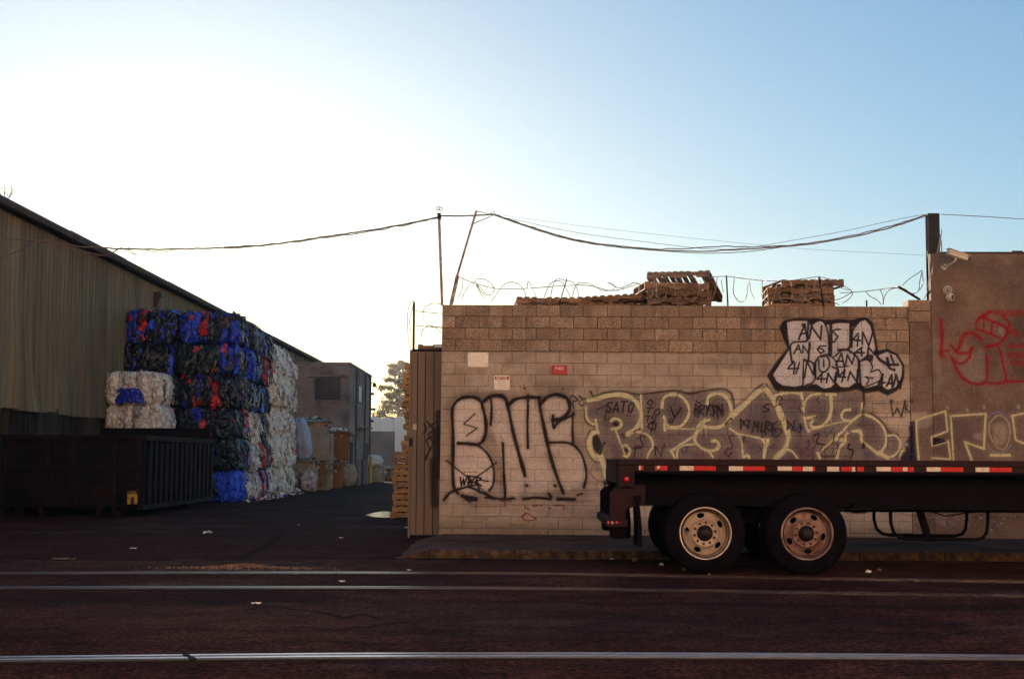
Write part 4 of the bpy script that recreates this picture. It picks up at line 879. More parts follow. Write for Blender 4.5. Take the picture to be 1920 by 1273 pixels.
for (x, y) in ((-hwid + .4, .3), (hwid - .7, .3), (-hwid + .4, LD - .5), (hwid - .7, LD - .5)):
    MB().lathe([(0, 0), (.10, 0), (.11, .02), (.11, .2), (0, .2)], (0, 0, 0), 16, 'Y').build('roller', m_dump_b, dmp, (x, y - .1, .112))
for x in (-hwid + .9, hwid - 1.1): MB().box((x, .05, .02), (x + .1, LD - .05, zb_ - .003)).build('skid_beam', m_dump_b, dmp)
# placard with yellow print
a = PY(237, 945, DY0 - .08); b = PY(258, 919, DY0 - .08)
def p_plac(c, w_, h):
    Yw = (.50, .33, .03); c.text('F', w_ * .05, h * .62, w_ * .8, h * .12, .012, Yw)
    c.stroke([(w_ * .2, h * .05), (w_ * .22, h * .6), (w_ * .8, h * .62), (w_ * .85, h * .1)], .07, Yw, .9, .3, sm=False)
    for k in range(3): c.stroke([(w_ * (.3 + .2 * k), h * .78), (w_ * (.36 + .2 * k), h * .86)], .02, Yw, .8)
    for k in range(25): x, z = rg.uniform(0, w_), rg.uniform(0, h); c.stroke([(x, z), (x + .02, z)], .012, (.04, .03, .02), .8, .5, sm=False)
w_, h = b.x - a.x, b.z - a.z
plo = MB().box((0, -.004, 0), (w_, 0, h)); mpl = mat('placard_face', (.035, .02, .012), .6)
plo = plo.build('placard', mpl, dmp, (a.x - (DX0 + DX1) / 2, -.075, a.z))
c = Canvas(0, 0, w_, h, .006); p_plac(c, w_, h); canvas_mat(mpl, c.image('placard_print'), plo, 0, 0, w_, h)
# rubbish heaped in the dumpster's far end
V = []; Fc = []; rr = np.random.RandomState(9); nx, ny = 26, 40
for j in range(ny):
    for i in range(nx):
        x = -hwid + .12 + (2 * hwid - .3) * i / (nx - 1); y = .12 + (LD - .25) * j / (ny - 1)
        V.append((x, y, HD - .55 + .45 * (j / ny) + .12 * rr.rand() + .12 * math.sin(x * 2 + y)))
for j in range(ny - 1):
    for i in range(nx - 1): Fc.append((j * nx + i, j * nx + i + 1, (j + 1) * nx + i + 1, (j + 1) * nx + i))
tag(link('rubbish', meshdata('rubbish', V, Fc, [F_BLK, F_DST], [int(v) for v in (rr.rand(len(Fc)) < .25)]), None, ((DX0 + DX1) / 2, DY0, 0)), 'dark loose rubbish heaped inside the dumpster', 'rubbish', kind='stuff')

# ================================================================= CARDBOARD BOXES AND BAGS BESIDE THE ALLEY
m_card = mat('cardboard', (0.30, 0.165, 0.085), .85, n_scale=3, n_amt=.25, bump=.3, b_scale=12, spec=.15, rand=.15, col2=(.22, .12, .06), m_scale=2)
m_card2 = mat('pale_cardboard', (0.42, 0.31, 0.21), .85, n_scale=3, n_amt=.2, bump=.3, b_scale=12, spec=.15, col2=(.33, .24, .16), m_scale=2)
m_card3 = mat('orange_cardboard', (0.27, 0.105, 0.035), .85, n_scale=3, n_amt=.25, bump=.3, b_scale=12, spec=.15)
m_wood = mat('pallet_wood', (0.25, 0.135, 0.07), .85, n_scale=5, n_amt=.3, bump=.5, b_scale=30, stretch=(.5, 4, 4), col2=(.12, .07, .045), m_scale=3, rand=.35, spec=.15)
m_wood_or = mat('fresh_pallet_wood', (0.52, 0.27, 0.10), .8, n_scale=5, n_amt=.3, bump=.4, b_scale=30, stretch=(.5, 4, 4), col2=(.34, .18, .08), m_scale=3, rand=.25, spec=.15)
def scraps(name, w_, d_, z, n, mats, seed, parent, hang=.0, s_=.16):
    rr = np.random.RandomState(seed); V = []; Fc = []; M = []
    for k in range(n):
        x = rr.uniform(-w_ / 2, w_ / 2); y = rr.uniform(-d_ / 2, d_ / 2); zz = z + rr.uniform(-.02, .16) * (1 - (2 * x / w_) ** 2 * .7)
        if rr.rand() < hang:
            if rr.rand() < .5: y = -d_ / 2 - .02
            else: x = w_ / 2 + .02
            zz = z - rr.uniform(0, .5)
        A = Euler((rr.uniform(-.9, .9), rr.uniform(-.9, .9), rr.uniform(0, 6))).to_matrix(); b = len(V); a_ = s_ * rr.uniform(.5, 1.6); b_ = s_ * rr.uniform(.4, 1.2)
        for j in range(3):
            for i in range(3): p = A @ Vector(((i - 1) * a_ / 2, (j - 1) * b_ / 2, rr.uniform(-.03, .03))); V.append((x + p.x, y + p.y, max(zz + p.z, .012)))
        mi = rr.randint(len(mats))
        for j in range(2):
            for i in range(2): Fc.append((b + j * 3 + i, b + j * 3 + i + 1, b + (j + 1) * 3 + i + 1, b + (j + 1) * 3 + i)); M.append(mi)
    return link(name, meshdata(name, V, Fc, mats, M), parent)
def gaylord(x, y, z, w_, d_, h, m, label, rz=0, flaps=True, cont=None, seed=1, bulge=.03, hang=.2, name='cardboard_box'):
    root = tag(empty(name, (x, y, z), (0, 0, rz)), label, 'box', 'cardboard boxes along the alley')
    rr = np.random.RandomState(seed); n = 8; V = []; Fc = []
    ring = []
    for s_ in range(4):
        for i in range(n):
            t = i / n * 2 - 1
            ring.append([(t, -1), (1, t), (-t, 1), (-1, -t)][s_])
    nz = 8; N = len(ring)
    for (inn, zz0) in ((0, 1), (.03, -1)):
        for j in range(nz + 1):
            v = j / nz if zz0 > 0 else 1 - j / nz
            for (a, b) in ring:
                bl = bulge * math.sin(math.pi * v) * (1 - min(a * a, b * b)) ; cr = rr.uniform(-.008, .008)
                V.append((a * (w_ / 2 + bl * abs(a) - inn) + cr, b * (d_ / 2 + bl * abs(b) - inn) + cr, v * h if zz0 > 0 or v > 0 else .02))
    for j in range(2 * nz + 1):
        for i in range(N): Fc.append((j * N + i, j * N + (i + 1) % N, (j + 1) * N + (i + 1) % N, (j + 1) * N + i))
    link('side_wall', meshdata('side_wall', V, Fc, m), root)
    if flaps:
        for (ax, sg) in ((0, -1), (0, 1), (1, -1), (1, 1)):
            L_ = rr.uniform(.18, .34); an = rr.uniform(.3, 1.3); mb = MB(); ww = (d_ if ax == 0 else w_) * .48; bs = (w_ if ax == 0 else d_) / 2
            pts = []
            for i in range(5):
                q = i / 4 * 2 - 1; pts.append((q * ww, 0, 0)); pts.append((q * ww * rr.uniform(.9, 1), math.cos(an) * L_, -math.sin(an) * L_ + rr.uniform(-.03, .03)))
            V2 = []
            for (a, o_, zz) in pts:
                V2.append((sg * (bs + .012 + o_), a, h + zz) if ax == 0 else (a, sg * (bs + .012 + o_), h + zz))
            V2 += [(v[0] + (.008 * sg if ax == 0 else 0), v[1] + (.008 * sg if ax else 0), v[2] + .006) for v in V2]
            F2 = [(2 * i, 2 * i + 2, 2 * i + 3, 2 * i + 1) for i in range(4)] + [(10 + 2 * i, 10 + 2 * i + 1, 10 + 2 * i + 3, 10 + 2 * i + 2) for i in range(4)]
            link('flap', meshdata('flap', V2, F2, m), root)
    if cont: scraps('contents', w_ * .95, d_ * .95, h - .04, 130, cont, seed + 5, root, hang, .2)
    return root
def at(px, Y): return (px - 955) / F * Y
def top(py, Y): return EYE + (859 - py) / F * Y
# column next to the white bales: pale bin below, tall pale box above, pallet on top
Y = 55.0; x1_ = at(566, Y)
gaylord(x1_, Y + .6, 0, 1.12, 1.12, 1.30, m_card2, 'pale bulging bin overflowing with scraps, on the ground beside the white bales', .06, True, [F_SHW, F_WHT, F_BLK, m_card2], 11, .09, .35)
gaylord(at(588, 56.5), 57.5, 0, 1.15, 1.15, 1.25, m_card, 'brown box low behind the pale bin', -.05, False, [m_card, F_SHW], 21, .05, .2)
gaylord(at(583, 56), 56.9, 1.30, 1.30, 1.30, 1.72, m_card2, 'tall pale cardboard box stacked above the bins with torn edges', .12, True, [F_SHW, F_WHT, F_BLK, m_card2], 12, .04, .4)
# brown boxes
gaylord(at(620, 61), 61.6, 0, 1.10, 1.10, 1.22, m_card3, 'brown box on the ground under the orange-brown box', .1, True, [F_WHT, F_SHW, m_card], 13, .05, .35)
gaylord(at(629, 61.5), 62.2, 1.26, 1.18, 1.15, 1.38, m_card3, 'orange-brown box stacked on top, heaped with white film', .12, True, [F_WHT, F_SHW, F_WHT], 14, .05, .1)
gaylord(at(603, 60), 60.8, 0, .9, .9, 2.5, m_card2, 'tall narrow pale sheet box between the bins', .0, False, None, 15, .03, 0)
# soft bags
def bag(x, y, z, sx, sy, sz, m, label, seed, tilt=0):
    rr = np.random.RandomState(seed); V = []; Fc = []; nu, nv = 28, 18
    ph = rr.rand(6) * 6
    for j in range(nv + 1):
        v = j / nv; th = math.pi * (v - .5)
        for i in range(nu):
            u = 2 * math.pi * i / nu; r = math.cos(th) ** .55 if 0 < j < nv else 0.0
            k = 1 + .10 * math.sin(3 * u + ph[0] + 2 * v) + .07 * math.sin(7 * u + ph[1] - 4 * v) + .05 * math.sin(11 * v * 2 + ph[2] + u * 2) + rr.uniform(-.03, .03)
            V.append((r * math.cos(u) * sx * k, r * math.sin(u) * sy * k, (math.sin(th) * .5 + .5) * 2 * sz * (1 + .03 * math.sin(5 * u))))
    for j in range(nv):
        for i in range(nu): Fc.append((j * nu + i, j * nu + (i + 1) % nu, (j + 1) * nu + (i + 1) % nu, (j + 1) * nu + i))
    return tag(link('plastic_bag', meshdata('plastic_bag', V, Fc, m, smooth=True), None, (x, y, z), (0, tilt, 0)), label, 'bag')
m_bagw = mat('bag_plastic', (.42, .42, .48), .4, n_amt=.15, bump=.6, b_scale=9, spec=.5)
bag(at(571, 54.6), 55.1, 1.32, .42, .34, .86, m_bagw, 'slumped pale blue-white sack leaning on the pale bin', 3, -.18)
bag(at(582, 55.4), 55.0, .0, .35, .3, .42, F_SHW, 'beige sack on the ground by the pale bin', 5)
bag(at(600, 59), 59.0, .0, .30, .3, .36, F_BLK, 'dark sack on the ground between the boxes', 6)
bag(at(655, 64.5), 64.6, 0, .38, .34, .55, m_card2, 'beige sack standing against the small concrete building', 7)

# ================================================================= SMALL CONCRETE BUILDING
m_cblk = mat('grey_block', (0.42, 0.30, 0.235), .9, n_scale=1.5, n_amt=.25, bump=.5, b_scale=30, col2=(.24, .165, .13), mix=(.45, .65), m_scale=.7, spec=.12)
m_glass = mat('dark_glass', (.06, .045, .05), .25, n_amt=.2, spec=.6); m_frame = mat('window_frame', (.09, .07, .07), .6)
m_sky_pane = mat('sky_bright_pane', (.78, .70, .60), .6, n_amt=.08, spec=.2)  # pale colour stands in for bright sky showing in the pane
YB, XS, YE = 66.7, at(655, 66.7), at(697, 1) and 77.3
HB = top(684, YB)
sb = tag(empty('concrete_building', (XS, YB, 0)), 'small two-storey concrete block building at the far end of the bale stacks', 'building')
MB().box((-4.2, .012, -.1), (-.012, YE - YB - .01, HB - .03)).build('wall_core', m_cblk, sb)
mb = MB(); bh, bl = .203, .405
for r_ in range(int(HB / bh)):
    z = r_ * bh
    for k in range(11):
        x = -4.2 + k * bl + (bl / 2 if r_ % 2 else 0); x2 = min(x + bl - .02, -.2)
        if x2 - x > .1: mb.box((x, rg.uniform(-.012, .0), z), (x2, .010, z + bh - .014))
    for k in range(26):
        y = k * bl + (bl / 2 if r_ % 2 else 0) + .2; y2 = min(y + bl - .02, YE - YB - .05)
        if y2 - y > .1: mb.box((-.010, y, z), (rg.uniform(.0, .012), y2, z + bh - .014))
    mb.box((-.22, -.02, z), (.02, .19, z + bh - .008))
tag(mb.build('block_facing', m_cblk, sb), kind='stuff')
mb = MB().box((-4.25, -.05, HB - .028), (.05, YE - YB + .03, HB + .08)); mb.build('coping', m_cblk, sb)
wx0, wx1 = at(591, YB) - XS, at(639, YB) - XS; wz0, wz1 = top(752, YB), top(711, YB)
wn = MB().box((wx0, -.045, wz0), (wx1, -.013, wz1)).build('window', m_frame, sb)
for k in range(14):
    z = wz0 + .03 + k * (wz1 - wz0 - .05) / 14; MB().box((wx0 + .05, -.07, z), (wx1 - .05, -.047, z + .045), m=None).build('louvre', m_glass, wn)
MB().box((wx0 - .35, -.16, wz1 + .06), (wx1 + .35, -.014, wz1 + .14)).build('ledge', m_cblk, sb)
MB().box((wx0 - .04, -.10, wz0 - .10), (wx1 + .04, -.014, wz0 - .02)).build('sill', m_cblk, sb)
def sy(px): return -XS * 0 + (8.0 + 0) * 0 + F * (-(XS)) / (955 - px) - YB
y0_, y1_ = sy(671), sy(679.5)
w2 = MB().box((.013, y0_, top(757, YB + y0_)), (.05, y1_, top(722, YB + y0_))).build('window', m_frame, sb)
MB().box((.052, y0_ + .12, top(757, YB + y0_) + .1), (.062, y1_ - .7, top(722, YB + y0_) - .1)).build('pane', m_sky_pane, w2)
MB().box((.052, y1_ - .62, top(757, YB + y0_) + .1), (.062, y1_ - .1, top(722, YB + y0_) - .1)).build('pane', m_dark_trim, w2)
for px in (667, 683.5, 693): MB().box((.013, sy(px), 0), (.10, sy(px) + .22, HB - .05)).build('downpipe', m_frame, sb)
for (pa, pb, z1_) in ((658, 662, 2.2), (686, 690, 2.2)):
    MB().box((.013, sy(pa), .0), (.06, sy(pb), z1_)).build('door', m_dark_trim, sb)
MB().box((.013, sy(671), 3.0), (.6, sy(680), 3.09)).build('canopy', m_cblk, sb)
cam_l = MB().lathe([(0, -.14), (.08, -.12), (.12, 0), (.08, .12), (0, .14)], (.22, YE - YB - .3, HB - .5), 10, 'Z').build('flood_lamp', m_frame, sb)
MB().tube([(.0, YE - YB - .3, HB - .45), (.22, YE - YB - .3, HB - .3)], .02, 5).build('lamp_bracket', m_frame, sb)
for k, dz in enumerate((1.1, 2.0, 2.7)): MB().box((.013, YE - YB - .4, HB - dz), (.2 + .1 * (k == 1), YE - YB - .1, HB - dz + .14)).build('junction_box', m_frame, sb)
# concrete posts and yellow bollard in the alley
m_conc = mat('post_concrete', (.22, .17, .155), .9, n_amt=.3, bump=.5, b_scale=15); m_yel = mat('yellow_paint', (.62, .36, .02), .5, n_amt=.15, bump=.1)
for (px, Yb, rad, py, lab) in ((673.5, 67.4, .17, 862, 'nearer grey concrete post beside the small building'), (686, 70.6, .20, 862, 'thicker farther grey concrete post before the yellow bollard')):
    MB().lathe([(0, 0), (rad, 0), (rad * 1.02, .4), (rad, 1), (rad * .97, top(py, Yb) - .04), (rad * .6, top(py, Yb)), (0, top(py, Yb) + .01)], (0, 0, 0), 18, 'Z').build('post', m_conc, None, (at(px, Yb), Yb, 0), smooth=False)
    tag(bpy.data.objects['post'] if lab.startswith('nearer') else bpy.data.objects['post.001'], lab, 'post', 'concrete posts')
h = top(855, 73.6)
tag(MB().lathe([(0, 0), (.085, 0), (.085, h - .05), (.06, h - .01), (0, h)], (0, 0, 0), 16, 'Z').build('bollard', m_yel, None, (at(697, 73.6), 73.6, 0)), 'tall yellow steel bollard beside the small building', 'bollard')
gaylord(at(705, 76), 76.5, 0, 1.0, 1.0, .95, m_card2, 'small pale bin behind the yellow bollard', .1, False, [F_WHT, F_SHW], 31, .05, .2)
bag(at(702, 76), 76.2, .93, .5, .45, .32, F_WHT, 'white bag on the small bin behind the yellow bollard', 33)
gaylord(at(718, 84), 84, 0, 1.3, 1.1, .75, m_card3, 'low red-brown crate far down the alley', -.1, False, [F_WHT, F_SHW, m_card], 32, .03, .2)

# ================================================================= FAR END OF THE ALLEY
m_farw = mat('far_render', (.22, .165, .16), .9, n_scale=.8, n_amt=.2); m_farwhite = mat('far_white', (.80, .74, .66), .8, n_scale=.5, n_amt=.06)
Yf = 95; 
tag(MB().box((at(688, Yf), Yf, -.1), (at(741, Yf), Yf + .3, top(810, Yf))).build('boundary_wall', m_farw), 'plain dark boundary wall closing the alley', 'wall')
Yw = 112; fw = tag(empty('white_shed', (at(728, Yw), Yw, 0)), 'pale panelled shed beyond the dark boundary wall', 'building'); ox_ = at(728, Yw)
xa_, xb2 = at(689, Yw), at(790, Yw); k = 0; px_ = 0
for k in range(4):
    a_, b_ = xa_ + (xb2 - xa_) * k / 4, xa_ + (xb2 - xa_) * (k + 1) / 4; zt_ = top(784 + (k % 2) * 1.5, Yw)
    MB().prism([(a_ - ox_, -.1), (b_ - ox_ - .04, -.1), (b_ - ox_ - .04, zt_ - .12), ((a_ + b_) / 2 - ox_, zt_ + .1), (a_ - ox_, zt_ - .05)], 0, 6).build('wall_panel', m_farwhite, fw)
# low back buildings that close the gap beyond (seen just above the pavement line)
m_leaf = mat('leaf', (.12, .085, .04), .7, n_amt=.3, spec=.2, rand=.1); m_bark = mat('bark', (.06, .045, .035), .9, bump=.6)
_t = m_leaf.node_tree; _b = _t.nodes['Principled BSDF']; _tr = _t.nodes.new('ShaderNodeBsdfTranslucent'); _tr.inputs[0].default_value = (.22, .14, .075, 1)
_mx = _t.nodes.new('ShaderNodeMixShader'); _mx.inputs[0].default_value = .55; _t.links.new(_b.outputs[0], _mx.inputs[1]); _t.links.new(_tr.outputs[0], _mx.inputs[2]); _t.links.new(_mx.outputs[0], _t.nodes['Material Output'].inputs[0])
def tree(x, y, h, rad, seed, label, n=9000, kind='conifer'):
    rr = np.random.RandomState(seed); root = tag(empty('tree', (x, y, 0)), label, 'tree')
    mb = MB(); mb.tube([(0, 0, -.1), (.1, 0, h * .3), (-.05, .1, h * .6), (.05, 0, h * .97)], [h * .022, h * .018, h * .011, .02], 8)
    tips = []
    for k in range(46):
        z = h * (.25 + .72 * k / 46); L_ = rad * (1.05 - (z / h)) ** .7 * rr.uniform(.6, 1.25); a = k * 2.4 + rr.rand()
        p0 = Vector((0, 0, z)); p1 = Vector((math.cos(a) * L_ * .55, math.sin(a) * L_ * .55, z + L_ * .10)); p2 = Vector((math.cos(a) * L_, math.sin(a) * L_, z + L_ * rr.uniform(-.05, .3)))
        mb.tube([p0, p1, p2], [.05 + .03 * L_, .035, .012], 5); tips.append((p0, p1, p2, L_))
    mb.build('trunk', m_bark, root)
    V = []; Fc = []
    for k in range(n):
        p0, p1, p2, L_ = tips[rr.randint(len(tips))]; t = rr.uniform(.25, 1.08); q = p1 + (p2 - p1) * (t * 2 - 1) if t > .5 else p0 + (p1 - p0) * t * 2
        cl = .10 + .16 * L_; c = q + Vector(rr.randn(3) * cl * .6 * np.array([1, 1, .55]))
        A = Euler((rr.uniform(0, 6), rr.uniform(0, 6), rr.uniform(0, 6))).to_matrix(); s_ = rr.uniform(.07, .19); b = len(V)
        for v in ((-1, 0, 0), (0, -.45, 0), (1.2, 0, .1), (0, .45, .1)): V.append(c + A @ (Vector(v) * s_))
        Fc.append((b, b + 1, b + 2, b + 3))
    link('crown', meshdata('crown', V, Fc, m_leaf), root)
tree(at(748, 120), 120, top(672, 120), 3.3, 5, 'brownish leafy tree behind the pallet stacks beyond the alley', 11000)
tree(at(800, 128), 128, 8, 3.0, 8, 'second tree mostly hidden behind the gate and wall', 3000)
# bare twigs top left, on a tree behind the warehouse roof
rt = tag(empty('bare_tree', (at(-14, 46), 46.0, 0)), 'bare twigs of a tree showing over the warehouse roof at the left edge', 'tree')
mb = MB(); rr = random.Random(6)
def twig(p, d, L_, r_, dep):
    q = p + d * L_; mb.tube([p, p + d * L_ * .5 + Vector((rr.uniform(-.1, .1), 0, rr.uniform(-.05, .1))) * L_, q], [r_, r_ * .8, r_ * .6], 4)
    if dep: 
        for k in range(3): twig(p + d * L_ * rr.uniform(.5, 1), (d + Vector((rr.uniform(-.9, .9), rr.uniform(-.5, .5), rr.uniform(-.3, .7)))).normalized(), L_ * .62, r_ * .6, dep - 1)
ztp = top(366, 46)
mb.tube([(0, 0, -.1), (0, 0, ztp - .6)], [.16, .06], 8); twig(Vector((0, 0, ztp - .6)), Vector((.45, 0, .85)).normalized(), .55, .03, 3); twig(Vector((0, 0, ztp - .7)), Vector((-.2, 0, 1)).normalized(), .5, .03, 3)
mb.build('branches', m_bark, rt)
# puddles
m_water = mat('water', (.02, .015, .015), .03, n_amt=.1, spec=1.0, bump=.7, b_scale=5)
def puddle(pix, label):
    P = cat([tuple(PZ(*p).xy) for p in pix + [pix[0]]], 5)[:-1]; cx, cy = P.mean(0)
    V = [(p[0] - cx, p[1] - cy, 0) for p in P]
    tag(link('puddle', meshdata('puddle', V, [tuple(range(len(V)))], m_water), None, (cx, cy, .011)), label, 'puddle', 'puddles in the alley', 'structure')
puddle([(683, 966), (700, 962), (722, 959), (742, 961), (760, 960), (756, 968), (730, 971), (705, 970)], 'bright puddle at the foot of the near pallet stack')
puddle([(713, 896), (722, 894), (745, 893), (748, 897), (730, 898)], 'small glinting puddle far down the alley')

# scraps fallen at the feet of the bales
tag(scraps('film_scraps', .7, 11.5, .03, 170, [F_WHT, F_BLU, F_WHT, F_RED, F_SHW], 77, None, 0, .12), 'torn film scraps lying on the ground along the foot of the bale stacks', kind='stuff').location = (XF + .28, 46.9, -.02)

# ================================================================= ACROSS THE STREET (behind the camera): unseen building added to bounce warm sunlight onto the wall
m_opp = mat('bounce_stucco', (0.78, 0.54, 0.37), .9, n_scale=.5, n_amt=.08, spec=.1)
opp = tag(empty('bounce_building', (10, -4.5, 0)), kind='structure')
MB().box((-45, -14, -.1), (55, 0, 12.5)).build('wall', m_opp, opp)
MB().box((-45.2, -14.2, 12.502), (55.2, .25, 12.9)).build('cornice', m_opp, opp)
wme = MB().box((-.8, 0, 0), (.8, .03, 1.6)).data('window', m_glass)
for r_ in range(3):
    for k in range(16): link('window', wme, opp, (-40 + k * 6, .003, 1.6 + r_ * 4))

# ================================================================= FLATBED TRAILER
TS = 150.0; TY = 16.35
def tp(px, py): return ((px - 1165) / TS, EYE - (py - 861.2) / TS)
m_tblk = mat('chassis_black', (0.0035, 0.0025, 0.005), 0.8, .0, n_scale=3, n_amt=.5, bump=.4, b_scale=25, spec=.08)
m_tmar = mat('maroon_frame', (0.022, 0.005, 0.008), 0.65, .0, n_scale=3, n_amt=.4, bump=.3, b_scale=25, col2=(.012, .004, .006), m_scale=3, spec=.2)
m_tyre = mat('tyre_rubber', (0.0045, 0.0035, 0.0055), 0.85, n_scale=4, n_amt=.4, bump=.4, b_scale=30, spec=.05)
m_rim = mat('rim_paint', (0.44, 0.35, 0.27), 0.5, .25, n_scale=5, n_amt=.3, bump=.3, b_scale=30, col2=(.26, .17, .11), mix=(.5, .68), m_scale=5, spec=.4)
m_rim2 = mat('rusty_rim_paint', (0.30, 0.20, 0.17), 0.5, .25, n_scale=5, n_amt=.35, bump=.3, b_scale=30, col2=(.14, .07, .06), mix=(.42, .6), m_scale=6, spec=.4)
m_hub = mat('greasy_hub', (0.022, 0.016, 0.018), .45, .4, n_amt=.4, bump=.4); m_nut = mat('rusty_nut', (.09, .05, .035), .6, .5)
m_chrome = mat('rim_lip', (.55, .46, .38), .28, .85, n_amt=.2, bump=.2, b_scale=30, col2=(.2, .13, .1), mix=(.55, .7), m_scale=9)
m_tred = mat('red_tape', (.50, .008, .012), .4, n_amt=.2, n_scale=25); m_twht = mat('white_tape', (.66, .56, .46), .45, n_amt=.2, n_scale=20, col2=(.12, .06, .05), mix=(.62, .66), m_scale=14)
m_lampr = mat('red_lens', (.60, .012, .012), .25, spec=.6); m_lampw = mat('clear_lens', (.5, .38, .33), .3)
m_plank = mat('deck_plank', (.10, .06, .045), .9, n_amt=.4, bump=.5, stretch=(.4, 6, 1), rand=.3)
tx0 = (1165 - 960) / TS
TROT = -0.012
tr = tag(empty('flatbed_trailer', (tx0, TY, 0), (0, 0, TROT)), 'dark flatbed semi trailer with red and white tape parked at the kerb', 'trailer')
LT_ = 9.2; WD = 2.36; ZT = tp(0, 861.5)[1]
# side rail: top lip, tape band, lower lip
MB().box((0, 0, ZT - .075), (LT_, .06, ZT), ch=.006).build('side_rail', m_tmar, tr)
MB().box((.0, .012, ZT - .150), (LT_, .05, ZT - .0765)).build('rail_band', m_tmar, tr)
MB().box((.20, .02, ZT - .185), (LT_, .05, ZT - .151)).build('rail_lip', m_tblk, tr)
MB().box((0, WD - .05, ZT - .15), (LT_, WD, ZT)).build('side_rail', m_tmar, tr)
for k in range(int(LT_ / .16)):
    x = k * .16; 
plw = .19; y = .062; 
while y < WD - .06:
    MB().box((.02, y, ZT - .045), (LT_ - .02, min(y + plw - .006, WD - .052), ZT - .006 + rg.uniform(-.003, .003))).build('deck_plank', m_plank, tr); y += plw
tape = [(1203, 1207, 'w'), (1207, 1212, 'r'), (1233, 1237, 'r'), (1237, 1243, 'w'), (1243, 1257, 'r'), (1279, 1306, 'w'), (1306, 1347, 'r'), (1371, 1398, 'w'), (1398, 1439, 'r'), (1462, 1489, 'w'), (1489, 1509, 'r'), (1509, 1528, 'w'), (1528, 1532, 'r'),
        (1554, 1577, 'w'), (1580, 1600, 'r'), (1600, 1607, 'w'), (1610, 1623, 'r'), (1646, 1673, 'w'), (1673, 1695, 'r'), (1695, 1704, 'w'), (1704, 1716, 'r'), (1739, 1766, 'w'), (1766, 1808, 'r'), (1830, 1856, 'w'), (1856, 1898, 'r'), (1922, 1948, 'w'), (1948, 1990, 'r'), (2014, 2040, 'w'), (2040, 2080, 'r')]
for a, b, c in tape:
    x0, x1 = (a - 1165) / TS + .002, (b - 1165) / TS - .002; d_ = rg.uniform(0, .006)
    MB().box((x0, .0085, ZT - .134 - d_), (x1, .0105, ZT - .082)).build('tape_strip', m_twht if c == 'w' else m_tred, tr)
# chassis
for yy in (.62, 1.60): 
    MB().prism([(.1, ZT - .30), (.9, ZT - .60), (LT_, ZT - .66), (LT_, ZT - .186), (.1, ZT - .186)], yy, yy + .02).build('main_beam', m_tblk, tr)
    MB().box((.9, yy - .06, ZT - .66), (LT_, yy + .08, ZT - .63)).build('beam_flange', m_tblk, tr)
x = .35
while x < LT_: MB().box((x, .065, ZT - .20), (x + .05, WD - .055, ZT - .08)).build('cross_member', m_tblk, tr); x += .45
MB().prism([(.19, ZT - .16), (LT_, ZT - .16), (LT_, ZT - .655), (2.9, ZT - .60), (2.5, ZT - .585), (.19, ZT - .585)], .30, .33).build('side_skirt', m_tblk, tr)
MB().prism([(2.95, ZT - .545), (LT_, ZT - .60), (LT_, ZT - .655), (2.95, ZT - .605)], .16, .29).build('lower_rail', m_tblk, tr)
# rear end
MB().box((.0, .0, ZT - .345), (.20, .32, ZT - .1515), ch=.006).build('corner_block', m_tmar, tr)
MB().box((-.01, .33, ZT - .30), (.10, WD - .052, ZT - .002)).build('rear_beam', m_tmar, tr)
MB().box((-.012, WD - .40, ZT - .36), (.18, WD - .0, ZT - .151)).build('corner_block', m_tmar, tr)
px_, pz_ = tp(1180, 899); MB().lathe([(0, -.022), (.022, -.020), (.030, -.010), (.032, 0)], (px_, 0, pz_), 20).build('marker_lamp', m_lampr, tr)
for yy in (.55, 1.62):
    MB().prism([(-.05, 1.03), (.02, 1.10), (.30, 1.10), (.30, .95), (.10, .66), (.09, .58), (-.07, .58)], yy, yy + .14).build('guard_upright', m_tblk, tr)
MB().prism([(-.10, .985), (.0, 1.09), (.34, 1.10), (.34, .86), (.10, .80), (.09, .675), (-.10, .675)], .08, .13).build('guard_upright', m_tmar, tr)
MB().prism([(-.115, .97), (-.03, 1.06), (-.03, .68), (-.115, .68)], WD - .4, WD - .35).build('guard_upright', m_tblk, tr)
MB().box((-.14, .05, .57), (.12, WD - .05, .675), ch=.012).build('guard_bar', m_tmar, tr)
for dx, m_ in ((-.125, m_lampr), (-.075, m_lampw), (-.018, m_lampr)): MB().lathe([(0, -.014), (.014, -.012), (.019, 0)], (dx, .05, .628), 12).build('bumper_lamp', m_, tr)
MB().box((-.085, .12, .43), (.10, .50, .569), ch=.02).build('bumper_pad', m_tblk, tr)
MB().box((-.085, WD - .5, .43), (.10, WD - .12, .569), ch=.02).build('bumper_pad', m_tblk, tr)
for y0 in (.02, WD - .62):
    V = []; Fc = []; n_ = 8
    for s_ in (0, 1):
        for i in range(n_ + 1):
            t = i / n_; z = .92 - .58 * t; xx = .235 + .03 * math.sin(t * 2.2) - (.018 + .012 * t) * (1 - 2 * s_)
            V += [(xx, y0, z), (xx, y0 + .60, z)]
    for s_ in (0, 1):
        b_ = s_ * (n_ + 1) * 2
        for i in range(n_): Fc.append((b_ + 2 * i, b_ + 2 * i + 1, b_ + 2 * i + 3, b_ + 2 * i + 2))
    N2 = (n_ + 1) * 2
    for i in range(n_): Fc += [(2 * i, 2 * i + 2, N2 + 2 * i + 2, N2 + 2 * i), (2 * i + 1, N2 + 2 * i + 1, N2 + 2 * i + 3, 2 * i + 3)]
    Fc.append((2 * n_, 2 * n_ + 1, N2 + 2 * n_ + 1, N2 + 2 * n_))
    link('mudflap', meshdata('mudflap', V, Fc, m_tblk), tr)
MB().box((.20, .0, .90), (.28, WD, .97)).build('flap_bar', m_tblk, tr)
